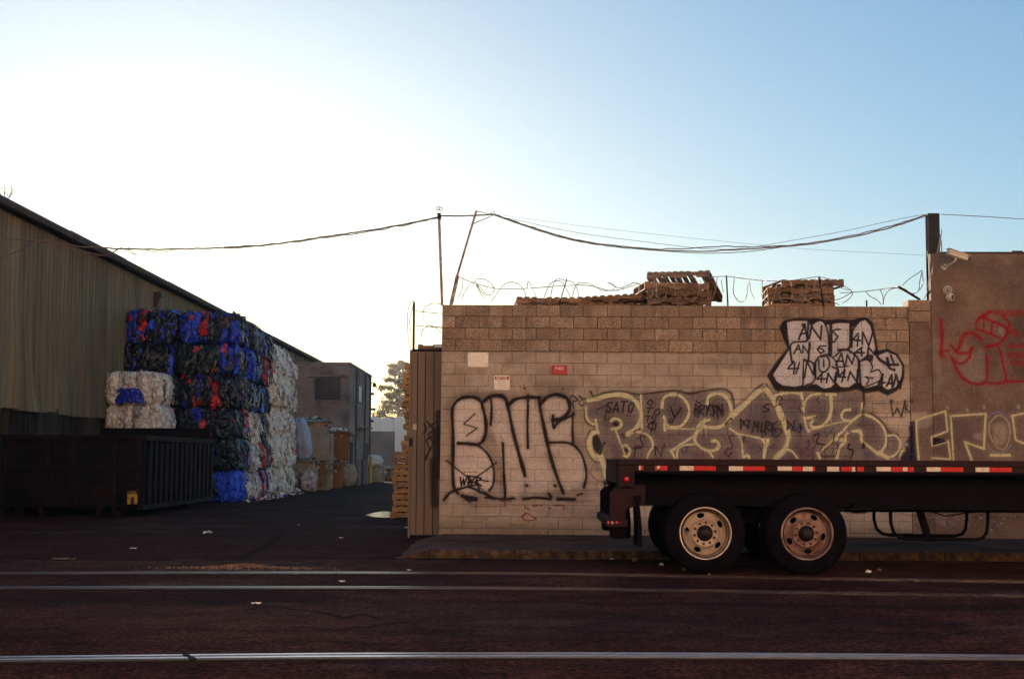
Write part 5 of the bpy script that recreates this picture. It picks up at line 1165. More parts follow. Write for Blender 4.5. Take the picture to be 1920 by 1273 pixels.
# wheels
RT = .505
def tyre_mesh():
    p = [(.29, .02), (.33, .0), (.40, .004), (.46, .018), (.492, .035), (.503, .05)]
    for k in range(4): a = .05 + k * .04; p += [(.503, a + .028), (.492, a + .031), (.492, a + .037), (.503, a + .04)]
    p += [(.503, .225), (.492, .24), (.46, .257), (.40, .27), (.33, .275), (.29, .255)]
    return MB().lathe(p, (0, 0, 0), 72).data('tyre', m_tyre, True)
TYM = tyre_mesh()
def disc_mesh(mi):
    ob = MB()
    prof = [(.10, .058), (.155, .055), (.165, .050), (.172, .062), (.20, .085), (.245, .105), (.268, .112), (.272, .125), (.245, .118), (.20, .098), (.165, .075), (.10, .075), (.10, .058)]
    ob.lathe(prof, (0, 0, 0), 80); tmp = link('tmp', ob.data('tmp', mi))
    cut = MB()
    for k in range(5):
        a = math.radians(102 + 72 * k); c = (math.cos(a) * .222, math.sin(a) * .222); V = []; n_ = 16
        for yy in (-.1, .3):
            for j in range(n_):
                t = 2 * math.pi * j / n_; u = math.cos(t) * .031; v = math.sin(t) * .047
                V.append((c[0] + u * math.cos(a) - v * math.sin(a), yy, c[1] + u * math.sin(a) + v * math.cos(a)))
        Fc = [tuple(range(n_)), tuple(range(2 * n_ - 1, n_ - 1, -1))] + [(j, j + n_, (j + 1) % n_ + n_, (j + 1) % n_) for j in range(n_)]
        cut.add(V, Fc)
    co = link('cut', cut.data('cut', mi))
    for m_ in (tmp.data, co.data):
        bm = bmesh.new(); bm.from_mesh(m_); bmesh.ops.remove_doubles(bm, verts=bm.verts, dist=1e-5); bmesh.ops.recalc_face_normals(bm, faces=bm.faces); bm.to_mesh(m_); bm.free()
    mo = tmp.modifiers.new('b', 'BOOLEAN'); mo.object = co; mo.operation = 'DIFFERENCE'; mo.solver = 'EXACT'
    dg = bpy.context.evaluated_depsgraph_get(); me = bpy.data.meshes.new_from_object(tmp.evaluated_get(dg)); me.name = 'rim_disc'
    bpy.data.objects.remove(tmp); bpy.data.objects.remove(co)
    me.polygons.foreach_set('use_smooth', [True] * len(me.polygons))
    try: me.set_sharp_from_angle(angle=R(35))
    except Exception: pass
    return me
def barrel(mi): return MB().lathe([(.322, .012), (.328, .000), (.322, -.010), (.310, -.008), (.300, .012), (.290, .05), (.283, .10), (.272, .125), (.268, .25), (.29, .27)], (0, 0, 0), 80).data('rim_barrel', mi, True)
def hub_mesh(): return MB().lathe([(0, -.035), (.055, -.032), (.066, -.02), (.070, .01), (.074, .02), (.088, .03), (.098, .045), (.099, .06)], (0, 0, 0), 32).data('hub', m_hub, True)
nutm = MB().lathe([(0, -.02), (.010, -.02), (.012, -.012), (.017, -.010), (.018, .006), (.02, .012)], (0, 0, 0), 6).data('wheel_nut', m_nut)
MESHES = {}
def wheel(x, y, z, kind, rot=0.0, full=True):
    if kind not in MESHES: mm = m_rim if kind == 0 else m_rim2; MESHES[kind] = (disc_mesh(mm), barrel(m_chrome if kind == 0 else m_rim2), hub_mesh())
    d_, b_, h_ = MESHES[kind]
    ty = link('wheel', TYM, tr, (x, y, z), (0, rot, 0))
    if full:
        link('rim_disc', d_, ty); link('rim_barrel', b_, ty); link('hub', h_, ty)
        for k in range(10): a = 2 * math.pi * (k + .3) / 10; link('wheel_nut', nutm, ty, (math.cos(a) * .131, .050, math.sin(a) * .131))
    return ty
ax1 = ((1327 - 1165) / TS, ); xA = (1327 - 1165) / TS; xB = (1516 - 1165) / TS
for i, xx in enumerate((xA, xB)):
    dz = -.0 if i == 0 else -.012
    wheel(xx, .03, RT, i, rot=(0 if i == 0 else -.55)); wheel(xx, .34, RT, i, full=False)
    wheel(xx, WD - .62, RT, i, full=False); wheel(xx, WD - .31, RT, i, full=False)
    MB().lathe([(.0, 0), (.065, 0), (.065, WD - .6), (0, WD - .6)], (0, 0, 0), 16).build('axle', m_tblk, tr, (xx, .3, RT))
    for yy in (.66, WD - .78):
        MB().prism([(xx - .35, .66), (xx + .35, .66), (xx + .20, .90), (xx - .20, .90)], yy, yy + .09).build('suspension_hanger', m_tblk, tr)
    MB().lathe([(0, 0), (.09, 0), (.09, .16), (0, .16)], (xx + .30, .75, .52), 14).build('brake_chamber', m_tblk, tr)
MB().box((xA - .55, .66, .60), (xB + .55, .72, .72)).build('suspension_beam', m_tblk, tr)
# spare-wheel cradle bent from pipe, and folded landing leg
def tz(px, py): p = tp(px, py); return p
pts = [tz(1689, 945), tz(1689, 980), tz(1694, 998), tz(1704, 1007), tz(1718, 1010), (tz(1850, 1011)), tz(1864, 1007), tz(1871, 997), tz(1874, 975), tz(1874, 945)]
MB().tube([(a, .45, b) for a, b in pts], .022, 8).build('rack_pipe', m_tblk, tr)
MB().tube([(a, 1.25, b) for a, b in pts], .022, 8).build('rack_pipe', m_tblk, tr)
a, b = tz(1743, 945), tz(1762, 1008)
MB().prism([(a[0] - .03, a[1]), (a[0] + .06, a[1]), (b[0] + .045, b[1]), (b[0] - .03, b[1])], .5, .58).build('landing_leg', m_tblk, tr)
MB().box((b[0] - .06, .44, b[1] - .045), (b[0] + .08, .64, b[1] - .001), ch=.01).build('leg_foot', m_tblk, tr)
for yy in (.5, 1.7):
    MB().box((LT_ - .9, yy, .14), (LT_ - .78, yy + .12, ZT - .6)).build('landing_leg', m_tblk, tr); MB().box((LT_ - .98, yy - .06, .0), (LT_ - .70, yy + .18, .139)).build('leg_foot', m_tblk, tr)
# air hoses hanging under
MB().tube([(2.95, .75, .82), (3.1, .75, .74), (3.35, .76, .76), (3.5, .76, .83)], .010, 5).build('air_hose', m_tblk, tr)
MB().tube([(4.0, .8, .80), (4.3, .8, .70), (4.7, .8, .76), (5.0, .8, .81)], .010, 5).build('air_hose', m_tblk, tr)

# ================================================================= GATE, POSTS, WIRE
m_gate = mat('gate_metal', (0.18, 0.135, 0.095), .6, .15, n_scale=2, n_amt=.3, bump=.3, b_scale=20, col2=(.14, .095, .07), mix=(.45, .65), m_scale=2, spec=.3, stretch=(1, 1, .4))
gcv = Canvas(-.1, -.1, .9, 3.6, .006)
gp0 = PY(769, 985, 23.25); gp1 = PY(827.5, 991, 23.15); GH_ = PY(800, 659, 23.2).z - .07
m_gate_p = m_gate
gate = tag(empty('metal_gate', (gp0.x, 23.25, .07)), 'ribbed metal gate leaf at the left end of the block wall, tagged in black', 'gate')
gw = gp1.x - gp0.x
def gl(px, py): p = PY(px, py, 23.2); return (p.x - gp0.x, p.z - .07)
for (x, y, w_) in ((812, 905, .15), (818, 850, .16), (822, 815, .12)): gcv.stroke([gl(x, y - 40), gl(x + 3, y + 40)], w_, BLK, .9, .8)
for P in ([(795, 795), (799, 806), (794, 812)], [(800, 790), (812, 806), (803, 815), (813, 830)], [(804, 800), (820, 790)], [(797, 858), (815, 828)], [(806, 845), (800, 825), (812, 818)], [(798, 862), (803, 848)]): gcv.stroke([gl(*p) for p in P], .035, BLK, .9, .6)
gcv.poly([gl(773, 795), gl(781, 795), gl(781, 806), gl(773, 806)], (.5, .42, .33), .9)
canvas_mat(m_gate, gcv.image('gate_paint'), gate, gcv.x0, gcv.z0, gcv.W, gcv.H)
x = 0.0; k = 0
for wdt in (.11, .14, .155, .14):
    wdt = min(wdt, gw - x)
    if wdt < .03: break
    MB().prism([(x + .002, .0), (x + wdt - .014, .0), (x + wdt - .014, GH_), (x + .002, GH_)], -.03, .0).build('gate_rib', m_gate, gate)
    x += wdt
MB().box((0, .002, .01), (gw, .02, GH_ - .01)).build('gate_sheet', m_steel_dk, gate)
MB().box((-.04, -.04, -.05), (-.003, .05, GH_ + .03)).build('gate_stile', m_gate, gate)
MB().box((0, -.035, GH_ + .002), (gw, .05, GH_ + .045)).build('gate_header', m_tmar, gate)
MB().box((-.03, -.05, 1.55), (.03, -.035, 1.70)).build('latch', m_steel_dk, gate)
m_galv = mat('galvanised_pipe', (.42, .31, .27), .5, .2, n_scale=8, n_amt=.35, bump=.3, col2=(.20, .12, .10), m_scale=6)
m_wire_b = mat('barbed_wire', (.34, .25, .19), .45, .5, n_amt=.3); m_cable = mat('cable_sheath', (.13, .085, .075), .7, n_amt=.3)
def pole(name, pix, Y, r, label, cat_='pole', zb=None, m=m_galv):
    P = [PY(px, py, Y) for px, py in pix]
    if zb is not None: d_ = (P[0] - P[1]); d_.z = 0; P = [Vector((P[0].x, P[0].y, zb))] + P
    o = P[0].copy(); return tag(MB().tube([p - o for p in P], r, 8).build(name, m, None, o), label, cat_)
WY = 22.9
wtop = PY(829, 571, 22.85).z
p1_ = pole('pole', [(829, 571), (823, 400)], 22.85, .024, 'thin upright pole at the left end of the block wall carrying the cable', zb=wtop - .02)
a = PY(823, 391, 22.85); o_ = p1_.location
MB().tube([(a.x - o_.x + math.cos(t) * .03 - .02, 0, a.z - o_.z + math.sin(t) * .03) for t in np.linspace(0, 6.28, 12)], .008, 5, closed=True).build('ring', m_galv, p1_)
MB().tube([(a.x - o_.x + math.cos(t) * .03 + .03, 0, a.z - o_.z + math.sin(t) * .03 - .01) for t in np.linspace(0, 6.28, 12)], .008, 5, closed=True).build('ring', m_galv, p1_)
MB().tube([PY(823.2, 400, 22.85) - o_, PY(824, 412, 22.85) - o_], .034, 8).build('clamp', m_steel_dk, p1_)
for s_ in (0, 1): pass
p2_ = pole('pole', [(845, 571), (857, 518), (893, 396)], 22.85, .020, 'leaning pole on the block wall with a small triangular bracket at its top', zb=wtop - .02)
o_ = p2_.location
MB().tube([PY(846, 570, 22.83) - o_, PY(858, 517, 22.83) - o_], .034, 8).build('sleeve', m_galv, p2_)
MB().tube([PY(893, 396, 22.85) - o_, PY(927, 403, 22.85) - o_, PY(887, 420, 22.85) - o_], .010, 6).build('bracket', m_galv, p2_)
MB().tube([PY(921, 400, 22.85) - o_, PY(925, 396, 22.85) - o_, PY(929, 403, 22.85) - o_, PY(922, 405, 22.85) - o_], .010, 5, closed=True).build('insulator', m_steel_dk, p2_)
def cable(name, pix, Ys, r, label, m=m_cable, wobble=0.0, seed=1, sm=8, cat_='cable', group=None, parent=None):
    P = [PY(px, py, Y) for (px, py), Y in zip(pix, Ys)]
    A = cat([tuple(p) for p in P], sm); rr = np.random.RandomState(seed); A[1:-1] += rr.uniform(-wobble, wobble, A[1:-1].shape)
    o = Vector(A[0]); mb = MB().tube([Vector(q) - o for q in A], r, 5)
    if parent is not None: return link(name, mb.data(name, m), parent, o - parent.location)
    return tag(mb.build(name, m, None, o), label, cat_, group)
L1 = [(823, 407), (760, 420), (680, 434), (590, 447), (500, 459), (420, 464), (350, 467), (240, 467), (150, 462), (70, 452), (0, 446), (-90, 436)]
cb = cable('cable', L1, [22.85] * 12, .014, 'bundled cable sagging from the thin pole to the left edge of the picture', wobble=.008, seed=2)
cable('strand', [(823, 408), (760, 422), (680, 436), (590, 449), (500, 461), (420, 466)], [22.84] * 6, .009, '', wobble=.014, seed=3, parent=cb)
cable('strand', [(75, 450), (120, 461), (190, 478), (222, 468), (250, 466), (300, 472), (340, 466)], [22.8] * 7, .007, '', wobble=.01, seed=4, parent=cb)
cable('strand', [(90, 452), (140, 470), (180, 479), (205, 477), (228, 464)], [22.7] * 5, .006, '', parent=cb)
cable('strand', [(228, 464), (240, 472), (255, 478), (236, 466)], [22.8] * 4, .006, '', parent=cb)
cable('strand', [(-60, 490), (0, 482), (35, 470), (62, 453)], [22.6] * 4, .011, '', wobble=.004, parent=cb)
cb2 = cable('cable', [(823, 405), (860, 405), (893, 404), (927, 402)], [22.85] * 4, .014, 'short taut cable between the two poles on the wall end', wobble=.003, seed=6)
CR = [(927, 403), (985, 424), (1060, 447), (1140, 461), (1230, 469), (1320, 471), (1400, 467), (1500, 460), (1600, 444), (1680, 424), (1736, 404)]
cb3 = cable('cable', CR, [22.85] * 8 + [22.9, 22.95, 23.0], .012, 'heavier cable bundle sagging from the bracket to the steel column', wobble=.006, seed=7)
cable('strand', [(927, 402), (985, 422), (1060, 445), (1140, 459), (1230, 467), (1300, 465), (1360, 462), (1420, 463), (1500, 458), (1600, 441), (1680, 421), (1736, 403)], [22.84] * 12, .010, '', wobble=.008, seed=8, parent=cb3)
cable('strand', [(927, 402), (1010, 430), (1120, 458), (1260, 472), (1340, 475), (1420, 470), (1500, 458)], [22.83] * 7, .007, '', parent=cb3)
cable('cable', [(950, 409), (1080, 436), (1220, 455), (1330, 467), (1400, 465), (1480, 452), (1580, 434), (1680, 412), (1736, 402)], [22.95] * 9, .0045, 'thin upper wire sagging between the bracket and the steel column', seed=9)
cable('cable', [(927, 402), (1100, 425), (1300, 447), (1500, 466), (1620, 473), (1735, 479)], [23.1] * 6, .0028, 'hair-thin wire sloping down from the bracket to the side of the steel column', seed=10)
cable('cable', [(1764, 402), (1840, 406), (1920, 411), (2050, 418)], [22.9] * 4, .007, 'wire leaving the top of the steel column to the right', seed=11)
# --- razor and barbed wire along the wall top
def barbs(mb, A, step, s_, rr):
    d = 0
    for i in range(1, len(A)):
        d += (A[i] - A[i - 1]).length
        if d > step:
            d = 0; p = A[i]
            for k in range(2):
                v = Vector((rr.uniform(-1, 1), rr.uniform(-1, 1), rr.uniform(-1, 1))).normalized() * s_; mb.tube([p - v, p + v], .0035, 3)
def wirecoil(name, label, polys, Y, r=.0065, coil=None, seed=1):
    rr = random.Random(seed); mb = MB(); o = None
    for P in polys:
        A = [Vector(q) for q in cat([tuple(PY(px, py, Y + (dy if True else 0))) for (px, py, dy) in P], 8)]
        if o is None: o = A[0].copy()
        A = [a_ - o for a_ in A]; mb.tube(A, r, 4); barbs(mb, A, .10, .018, rr)
    if coil:
        for (x0, x1, yc, rad, turns, ph) in coil:
            A = []
            n_ = int(turns * 26)
            for i in range(n_ + 1):
                t = i / n_; th = 2 * math.pi * turns * t + ph; rd = rad * (1 + .18 * math.sin(t * 17 + seed) + .1 * math.sin(t * 41))
                c = PY(x0 + (x1 - x0) * t, yc + 3 * math.sin(t * 9), Y)
                A.append(c + Vector((.16 * math.sin(th), math.cos(th) * rd * .8, math.sin(th) * rd)) - o)
            mb.tube(A, r * .8, 4); barbs(mb, A, .12, .016, rr)
    return tag(mb.build(name, m_wire_b, None, o), label, 'barbed wire', 'barbed and razor wire on the wall')
wirecoil('razor_wire', 'loose razor wire loops on the left stretch of the wall top, beside the leaning pole',
  [[(857, 518, 0), (885, 529, 0), (930, 541, 0), (985, 541, 0), (1040, 537, 0), (1100, 535, 0), (1150, 545, 0), (1200, 531, 0)],
   [(891, 530, 0), (893, 524, 0), (903, 523, 0), (918, 529, 0), (927, 542, .1), (922, 551, .1), (913, 553, 0), (903, 548, 0), (893, 532, 0), (898, 545, -.1), (905, 556, -.1), (911, 558, 0), (906, 545, .1), (888, 530, .1), (876, 540, 0), (864, 563, 0)],
   [(918, 569, 0), (930, 553, .2), (945, 534, .2), (960, 529, 0), (975, 535, -.2), (984, 548, -.1), (988, 567, 0)], [(988, 540, 0), (991, 527, .2), (998, 540, .2), (1010, 567, 0)], [(868, 524, 0), (867, 540, 0), (860, 558, 0)],
   [(1015, 570, 0), (1030, 535, .2), (1043, 527, 0), (1055, 530, -.2), (1066, 550, 0), (1075, 567, 0)], [(1030, 570, 0), (1040, 527, .2), (1060, 526, 0), (1078, 533, -.2), (1088, 565, 0)], [(1070, 567, 0), (1080, 535, .2), (1095, 530, 0), (1112, 535, -.2), (1130, 545, 0), (1150, 543, 0), (1152, 535, .1), (1140, 530, 0), (1160, 540, -.1), (1175, 536, 0), (1190, 530, 0), (1203, 535, 0)]], 23.0, seed=3)
wirecoil('razor_wire', 'razor wire loops hanging in front of the taller pallet stack',
  [[(1362, 518, 0), (1340, 519, .1), (1330, 522, 0)], [(1228, 523, 0), (1222, 555, -.1), (1218, 563, 0)], [(1231, 528, 0), (1231, 550, -.15), (1233, 562, -.1), (1238, 566, 0), (1246, 560, 0), (1251, 545, .1)], [(1211, 555, 0), (1215, 563, -.1), (1222, 568, -.1), (1229, 562, 0)],
   [(1277, 545, 0), (1284, 557, -.1), (1295, 564, -.1), (1307, 556, 0), (1314, 526, .1)], [(1265, 532, 0), (1266, 552, -.1), (1268, 567, 0)], [(1321, 526, 0), (1328, 548, -.1)], [(1345, 518, 0), (1341, 545, 0), (1335, 562, 0)], [(1352, 525, 0), (1356, 548, 0)]], 22.95, r=.006, seed=4)
wirecoil('razor_wire', 'strung barbed wire with hanging loops between the two pallet stacks and over the lower one',
  [[(1362, 518, 0), (1400, 523, 0), (1440, 527, 0), (1480, 526, 0), (1520, 521, 0), (1535, 519, 0), (1562, 525, 0)], [(1377, 523, 0), (1375, 548, -.1), (1382, 562, 0), (1392, 566, 0), (1400, 555, .1), (1404, 524, 0), (1408, 545, 0), (1415, 562, 0)], [(1429, 527, 0), (1429, 548, 0)],
   [(1432, 556, 0), (1437, 567, -.1), (1443, 571, -.1), (1450, 563, 0), (1458, 527, .1)], [(1458, 545, 0), (1466, 565, -.1), (1476, 571, -.1), (1485, 560, 0), (1483, 527, .1)], [(1484, 550, 0), (1491, 564, -.1), (1502, 569, -.1), (1510, 558, 0), (1513, 530, .1)], [(1503, 540, 0), (1508, 558, -.1), (1516, 565, -.1), (1523, 555, 0), (1530, 524, .1)],
   [(1535, 519, 0), (1541, 530, -.1), (1535, 555, 0), (1532, 548, .1), (1541, 530, .1)], [(1562, 528, 0), (1580, 535, 0), (1596, 545, 0), (1598, 552, 0), (1590, 562, 0), (1580, 568, 0)], [(1549, 550, 0), (1555, 562, -.1), (1566, 568, 0), (1574, 572, 0)]], 22.95, r=.006, seed=5)
wirecoil('razor_wire', 'thin barbed wire trailing from the low pallet stack to the steel column',
  [[(1575, 549, 0), (1600, 548, 0), (1625, 546, 0), (1650, 543, 0), (1680, 540, 0), (1700, 548, 0), (1715, 551, 0)], [(1563, 525, 0), (1578, 540, .1), (1597, 546, .1), (1580, 558, 0), (1560, 565, 0)], [(1623, 546, 0), (1632, 556, 0), (1644, 562, 0), (1652, 571, 0)], [(1655, 570, 0), (1660, 553, .1), (1670, 543, .1), (1685, 540, 0), (1700, 543, 0)], [(1650, 542, 0), (1655, 555, 0), (1657, 571, 0)],
   [(1692, 535, 0), (1705, 523, 0), (1722, 512, 0), (1729, 508, 0), (1725, 525, 0), (1722, 545, 0), (1712, 552, 0)], [(1729, 510, 0), (1731, 530, .1), (1724, 545, 0)]], 22.95, seed=6)
def stay(pix, label, r=.014): return pole('wire_stay', pix, 22.95, r, label, 'post', None, m_steel_dk)
stay([(1048, 572), (1063, 523)], 'thin leaning wire stay on the wall top between the razor loops', .009)
stay([(1365, 576), (1362, 517)], 'thin upright wire stay just right of the taller pallet stack')
stay([(1545, 577), (1536, 520)], 'rusty stay rod in front of the low pallet stack', .018)
stay([(1625, 577), (1625, 563)], 'short rod stub on the wall top', .014)
stay([(1725, 562), (1684, 537)], 'leaning angle iron stub beside the steel column', .022)
# fence post and coil over the gate
fp = tag(MB().box((-.02, -.02, 0), (.02, .02, PY(776, 566, 23.3).z), ch=.004).build('fence_post', m_steel_dk, None, (PY(774.5, 700, 23.3).x, 23.34, 0)), 'dark fence post at the free edge of the metal gate', 'post')
wirecoil('razor_wire', 'razor wire loops above the metal gate, beside the fence post',
  [[(778, 583, 0), (795, 585, 0), (828, 588, 0)], [(777, 610, 0), (800, 612, 0), (828, 613, 0)], [(776, 563, 0), (767, 573, .2), (764, 600, .2), (766, 640, .1), (770, 655, 0)], [(776, 563, 0), (772, 585, -.1), (768, 600, 0), (770, 622, .1)], [(828, 570, 0), (812, 569, .2), (798, 576, .2), (793, 590, 0), (797, 605, -.1), (808, 613, -.1), (828, 615, 0)], [(789, 640, 0), (792, 620, .1), (803, 612, .1), (815, 613, 0), (828, 625, 0)]], 23.3, seed=8)

# ================================================================= PALLETS
def pallet_parts(m):
    L_, W_ = 1.20, 1.02
    db = MB().box((-.046, -W_ / 2, .121), (.046, W_ / 2, .140), ch=.003).data('deck_board', m)
    st = MB().prism([(-L_ / 2, .02), (-L_ / 2, .12), (L_ / 2, .12), (L_ / 2, .02), (.36, .02), (.34, .055), (.16, .055), (.14, .02), (-.14, .02), (-.16, .055), (-.34, .055), (-.36, .02)], -.018, .018).data('stringer', m)
    bb = MB().box((-.046, -W_ / 2, 0), (.046, W_ / 2, .019), ch=.003).data('bottom_board', m)
    return db, st, bb
PM = {0: pallet_parts(m_wood), 1: pallet_parts(m_wood_or)}
def pallet(x, y, z, rot, label, k=0, group='wooden pallets', tilt=(0, 0), detail=True, boards=9, W_=1.02):
    root = tag(empty('pallet', (x, y, z), (tilt[0], tilt[1], rot)), label, 'pallet', group)
    db, st, bb = PM[k]
    for i in range(boards):
        if i not in (0, boards - 1) and rg.random() < .08: continue
        link('deck_board', db, root, (-.6 + .048 + (1.2 - .096) * i / (boards - 1), rg.uniform(-.01, .01), rg.uniform(0, .001)))
    for yy in (-W_ / 2 + .02, 0, W_ / 2 - .02): link('stringer', st, root, (0, yy, 0))
    for xx in (-.55, -.28, 0, .28, .55): link('bottom_board', bb, root, (xx, 0, 0))
    return root
_pj = {}
def pallet_joined(k):
    if k not in _pj:
        mb = MB(); L_, W_ = 1.2, 1.02
        for i in range(7): c = -.6 + .048 + (1.104) * i / 6; mb.box((c - .046, -W_ / 2, .121), (c + .046, W_ / 2, .14))
        for yy in (-W_ / 2 + .02, 0, W_ / 2 - .02): mb.box((-.6, yy - .018, .02), (.6, yy + .018, .12))
        for xx in (-.55, 0, .55): mb.box((xx - .046, -W_ / 2, 0), (xx + .046, W_ / 2, .019))
        _pj[k] = mb.data('pallet', m_wood if k == 0 else m_wood_or)
    return _pj[k]
def pile(x, y, n, rot, label, step=.142):                       # what stands behind the wall under the visible pallets
    mb = MB(); L_, W_ = 1.2, 1.02
    for q in range(n):
        z = q * step; dx, dy = rg.uniform(-.03, .03), rg.uniform(-.03, .03)
        for i in range(7): c = -.6 + .048 + (1.104) * i / 6; mb.box((c - .046 + dx, -W_ / 2 + dy, z + .121), (c + .046 + dx, W_ / 2 + dy, z + .14))
        for yy in (-W_ / 2 + .02, 0, W_ / 2 - .02): mb.box((-.6 + dx, yy - .018 + dy, z + .02), (.6 + dx, yy + .018 + dy, z + .12))
        for xx in (-.55, 0, .55): mb.box((xx - .046 + dx, -W_ / 2 + dy, z), (xx + .046 + dx, W_ / 2 + dy, z + .019))
    return tag(mb.build('pallet_pile', m_wood, None, (x, y, 0), (0, 0, rot)), label, 'pallets', kind='stuff')
PYY = 24.3
def zat(py, Y): return EYE + (861 - py) / F * Y
def stackat(px, Y, ztop_visible, nvis, rot, names, wide, k=0, step=.147):
    """pile up to just under the wall top, then single pallets"""
    zbase = ztop_visible - nvis * step; n = int(zbase / .142)
    x = (px - 957) / F * Y
    pile(x, Y, n, rot, 'pallets piled up behind the block wall under ' + wide, zbase / n)
    z = zbase
    for i in range(nvis): pallet(x + rg.uniform(-.04, .04), Y + rg.uniform(-.03, .03), z + .001 + i * .142, rot + rg.uniform(-.05, .05), names[i], k)
    return x, z + nvis * .142
ord_ = ['lowest', 'second', 'third', 'fourth', 'fifth']
# taller stack (two stacks side by side, one pallet tipped across the top)
xs_, zt_ = stackat(1262, 24.1, zat(533, 24.1), 4, .12, [f'{ord_[i]} visible pallet of the taller stack on the wall, under the tipped one' for i in range(4)], 'the taller stack')
TE = Euler((-.36, .03, -.42)); tgt = PY(1331, 507, 23.75); q_ = tgt - TE.to_matrix() @ Vector((.6, -.51, .14))
pallet(q_.x, q_.y, q_.z, TE.z, 'weathered pallet tipped across the top of the taller stack, sky showing through its slats', tilt=(TE.x, TE.y), boards=10)
pallet(xs_ + .34, 25.3, zt_ - .44, .3, 'pallet jutting out behind the right end of the taller stack', tilt=(0, 0))
pile(xs_ + .34, 25.3, int((zt_ - .44) / .142), .3, 'pallets piled behind the taller stack')
# low stack on the right
xs2, zt2 = stackat(1499, 24.2, zat(541, 24.2), 3, -.06, ['lowest visible pallet of the low stack near the steel column', 'middle pallet of the low stack near the steel column', 'upper pale pallet of the low stack near the steel column'], 'the low stack')
pallet(xs2 + .12, 24.22, zt2 + .001, .16, 'dark pallet lying loose on top of the low stack near the steel column', tilt=(0, -.03))
# low row at the left of them
xs3, zt3 = stackat(1028, 24.2, zat(563, 24.2), 1, .03, ['pallet just showing over the wall top, left of the two low ones'], 'the left low pallet')
xs4, zt4 = stackat(1140, 24.3, zat(559, 24.3), 1, .04, ['pallet just showing over the wall top next to the taller stack'], 'the right low pallet')
bpy.data.objects[[o.name for o in bpy.data.objects if o.name.startswith('pallet.') or o.name == 'pallet'][-1]].rotation_euler = (0, -.07, .04)
# stacks beside the gate
W_ORD = 'first second third fourth fifth sixth seventh eighth ninth tenth eleventh twelfth thirteenth fourteenth fifteenth sixteenth seventeenth eighteenth nineteenth twentieth twenty-first twenty-second twenty-third twenty-fourth twenty-fifth twenty-sixth twenty-seventh twenty-eighth'.split()
def gate_stack(pxl, Y, n, k, base, group, z0=0.0, spread=.06):
    x = (pxl - 957) / F * Y + .62
    for i in range(n):
        lab = f'{base}, {"at the bottom" if i == 0 else "topmost" if i == n - 1 else W_ORD[i] + " from the ground"}'
        o = link('pallet', pallet_joined(k), None, (x + rg.uniform(-spread, spread), Y + .5 + rg.uniform(-.03, .03), z0 + i * .1425 + .001), (0, 0, rg.uniform(-.04, .04)))
        tag(o, lab, 'pallet', group)
gate_stack(738, 31.0, 11, 1, 'orange-brown pallet in the near stack at the gate edge', 'pallets in the near stack by the gate')
gate_stack(759, 33.4, 27, 1, 'pallet in the tall stack behind the gate edge', 'pallets in the tall stack by the gate', spread=.09)
x_ = (779 - 957) / F * 24.6 + .6
pile(x_, 25.1, 23, 0, 'pallets piled behind the metal gate')
for i, lb in enumerate(('lower pallet showing over the metal gate, with a paper tag', 'upper rosy pallet showing over the metal gate under the wire')):
    pallet(x_ + .05 * i, 25.1, 23 * .142 + .001 + i * .142, .02, lb, 0)
a = PY(814, 651, 24.55); tag(MB().box((0, -.004, 0), (.15, 0, .06)).build('paper_tag', m_farwhite, None, (a.x, 24.56, a.z)), 'white paper tag on the pallet above the gate', 'tag')

# ================================================================= SECURITY CAMERAS
m_camw = mat('camera_shell', (.60, .50, .40), .35, n_amt=.1, spec=.5); m_lens2 = mat('camera_glass', (.01, .01, .015), .1, spec=.8)
p = WMAT @ Vector((wl(1785, 483)[0], -.30, wl(1785, 483)[1]))
sc_ = tag(empty('bullet_camera', (p.x, p.y, p.z), (0, R(17), 0.12)), 'pale bullet security camera on a bracket at the corner of the stucco building', 'security camera')
MB().box((-.17, -.065, -.055), (.19, .065, .045), ch=.018).build('housing', m_camw, sc_)
MB().prism([(-.19, .052), (.24, .052), (.25, .038), (.24, .046), (-.19, .046)], -.075, .075).build('sun_shade', m_camw, sc_)
MB().box((-.17, -.0665, -.006), (.19, -.0655, .002)).build('seam', m_steel_dk, sc_)
MB().lathe([(0, 0), (.035, 0), (.04, .01), (.04, .02)], (0, 0, 0), 16, 'Z').build('lens', m_lens2, sc_, (.192, 0, -.005), (0, R(90), 0))
MB().tube([(-.01, 0, -.055), (.0, 0, -.11), (-.04, .08, -.17), (-.05, .26, -.19)], [.022, .018, .016, .02], 8).build('bracket', m_camw, sc_)
MB().lathe([(0, 0), (.05, 0), (.055, .02), (.055, .03)], (-.05, .27, -.19), 14).build('base_plate', m_camw, sc_)
for px, py, s_, lab, look in ((1776, 544.5, .075, 'upper of two small pale dome cameras below the bullet camera', (-.02, -.1)), (1781, 558, .075, 'lower of two small pale dome cameras, facing right', (.45, -.05))):
    q = wl(px, py); p = WMAT @ Vector((q[0], -.014, q[1]))
    o = tag(empty('dome_camera', p, WROT), lab, 'security camera', 'dome cameras')
    MB().lathe([(s_ * 1.05, 0), (s_ * 1.05, -.025), (s_ * .9, -.045), (s_ * .78, -.06)], (0, 0, 0), 24).build('base', m_camw, o, smooth=True)
    MB().lathe([(0, -.105), (s_ * .3, -.10), (s_ * .55, -.085), (s_ * .78, -.055)], (0, 0, 0), 24).build('ball', m_camw, o, smooth=True)
    MB().lathe([(0, -.034), (.024, -.032), (.034, -.016), (.036, 0)], (0, 0, 0), 18).build('lens', m_lens2, o, (look[0] * .045, -.082, look[1] * .03), (0, 0, look[0]))
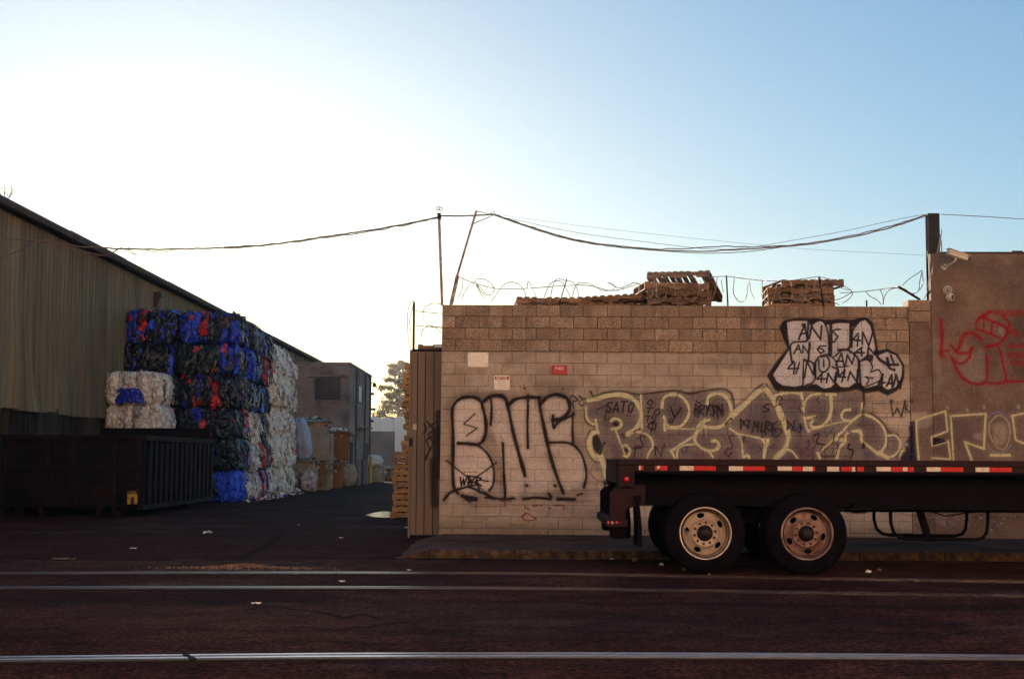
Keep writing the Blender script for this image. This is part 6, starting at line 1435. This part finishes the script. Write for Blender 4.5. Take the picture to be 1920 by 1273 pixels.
# cables by the camera
cabz = cable('cable', [(1763, 440), (1766, 470), (1760, 490), (1750, 500), (1748, 515)], [22.15] * 5, .009, 'loose cable looping down the steel column to the camera', seed=20)
cable('strand', [(1766, 430), (1762, 470), (1764, 492), (1772, 500)], [22.12] * 4, .007, '', parent=cabz)
cable('strand', [(1762, 450), (1758, 480), (1766, 498), (1770, 492)], [22.10] * 4, .006, '', parent=cabz)
cable('cable', [(1738, 470), (1743, 500), (1741, 530), (1738, 550), (1732, 560)], [22.3] * 5, .007, 'thin cable hanging at the left flange of the steel column', seed=21)

# ================================================================= LITTER
m_pap = mat('litter_paper', (.62, .55, .47), .8, n_amt=.1)
m_stone = mat('stone', (.20, .13, .09), .9, n_amt=.3, bump=.6)
def litter(px, py, sx, sy, m, label, seed, z=0.0, name='paper_scrap', cat_='litter'):
    p = PZ(px, py, z); rr = np.random.RandomState(seed); V = []; Fc = []; n_ = 5
    for j in range(n_):
        for i in range(n_): V.append(((i / 4 - .5) * sx + rr.uniform(-.1, .1) * sx, (j / 4 - .5) * sy + rr.uniform(-.1, .1) * sy, .012 + rr.uniform(0, .35) * min(sx, sy)))
    for j in range(n_ - 1):
        for i in range(n_ - 1): Fc.append((j * n_ + i, j * n_ + i + 1, (j + 1) * n_ + i + 1, (j + 1) * n_ + i))
    return tag(link(name, meshdata(name, V, Fc, m), None, (p.x, p.y, z)), label, cat_)
litter(390, 1001, .16, .16, m_pap, 'flat white paper scrap on the driveway asphalt in front of the dumpster', 1)
litter(902, 1044, .09, .10, m_pap, 'small white crumpled cup lying at the foot of the kerb', 2)
litter(767, 1071, .06, .05, m_pap, 'tiny white scrap near the far rail below the kerb end', 3)
litter(1147, 1050, .05, .05, m_pap, 'tiny scrap on the kerb near the trailer bumper', 4)
litter(764, 991, .10, .08, m_pap, 'pinkish scrap at the foot of the metal gate', 5)
litter(120, 1051, .3, .1, m_stone, 'flattened brown leaf litter near the left edge of the street', 7)
def stone(px, py, s_, label, seed, m=m_stone):
    p = PZ(px, py); bm = bmesh.new(); bmesh.ops.create_icosphere(bm, subdivisions=2, radius=s_); rr = random.Random(seed)
    for v in bm.verts: v.co *= rr.uniform(.75, 1.15); v.co.z *= .7
    me = bpy.data.meshes.new('stone'); bm.to_mesh(me); bm.free(); me.materials.append(m)
    tag(link('stone', me, None, (p.x, p.y, s_ * .5)), label, 'stone', 'stones by the kerb')
stone(1190, 1052, .045, 'largest rust-coloured stone beside the trailer bumper', 1); stone(1240, 1060, .032, 'pale small stone behind the rear wheels', 2, m_pap); stone(1628, 1074, .038, 'pale stone right of the second wheel', 3, m_pap); stone(1648, 1070, .030, 'smaller reddish stone right of the second wheel', 4)
stone(1282, 1069, .03, 'brown stone just in front of the rear wheel', 6); stone(1330, 1078, .02, 'pebble in front of the rear wheel', 7)
for k, (px, py, lb) in enumerate(((560, 985, 'small white scrap on the driveway left of the puddle'), (640, 1010, 'tiny pale scrap in the middle of the driveway mouth'), (250, 1030, 'tiny scrap on the driveway below the dumpster placard'), (1010, 1046, 'small scrap at the kerb foot under the lettered wall'), (640, 1093, 'scrap lying between the two far rails'), (480, 1134, 'tiny pale scrap in the street below the grit heap'))):
    litter(px, py, .05 + .02 * (k % 3), .06, m_pap, lb, 20 + k)
# little heap of grit by the far rail
rr = np.random.RandomState(3); V = []; Fc = []; c0 = PZ(458, 1066)
for k in range(700):
    r_ = abs(rr.randn()) * .22; a = rr.rand() * 6.28; x = math.cos(a) * r_ * 2.4; y = math.sin(a) * r_ * .45; s_ = rr.uniform(.006, .02)
    if y < -.22: continue
    z = max(0, .045 * math.exp(-(r_ / .16) ** 2)); b = len(V)
    V += [(x - s_, y, z), (x + s_ * .6, y - s_, z), (x + s_ * .5, y + s_, z), (x, y, z + s_ * 1.3)]; Fc += [(b, b + 1, b + 3), (b + 1, b + 2, b + 3), (b + 2, b, b + 3)]
tag(link('grit', meshdata('grit', V, Fc, mat('grit_mat', (.24, .13, .075), .95)), None, (c0.x, c0.y, .004)), 'brown grit and broken asphalt beside the far rail', 'grit', kind='stuff')

# ================================================================= HAZE
hz = MB().box((-700, -60, -1.2), (700, 900, 14)).build('haze', None) if False else None
bm_ = MB().box((-160, -25, -1.0), (160, 260, 14.0))
mh = bpy.data.materials.new('haze'); mh.use_nodes = True; th = mh.node_tree; th.nodes.clear()
oh = th.nodes.new('ShaderNodeOutputMaterial'); pv = th.nodes.new('ShaderNodeVolumePrincipled'); pv.inputs['Density'].default_value = 0.00045; pv.inputs['Anisotropy'].default_value = .5; pv.inputs['Color'].default_value = (.95, .93, .92, 1)
th.links.new(pv.outputs[0], oh.inputs['Volume'])
tag(bm_.build('haze', mh), kind='stuff')
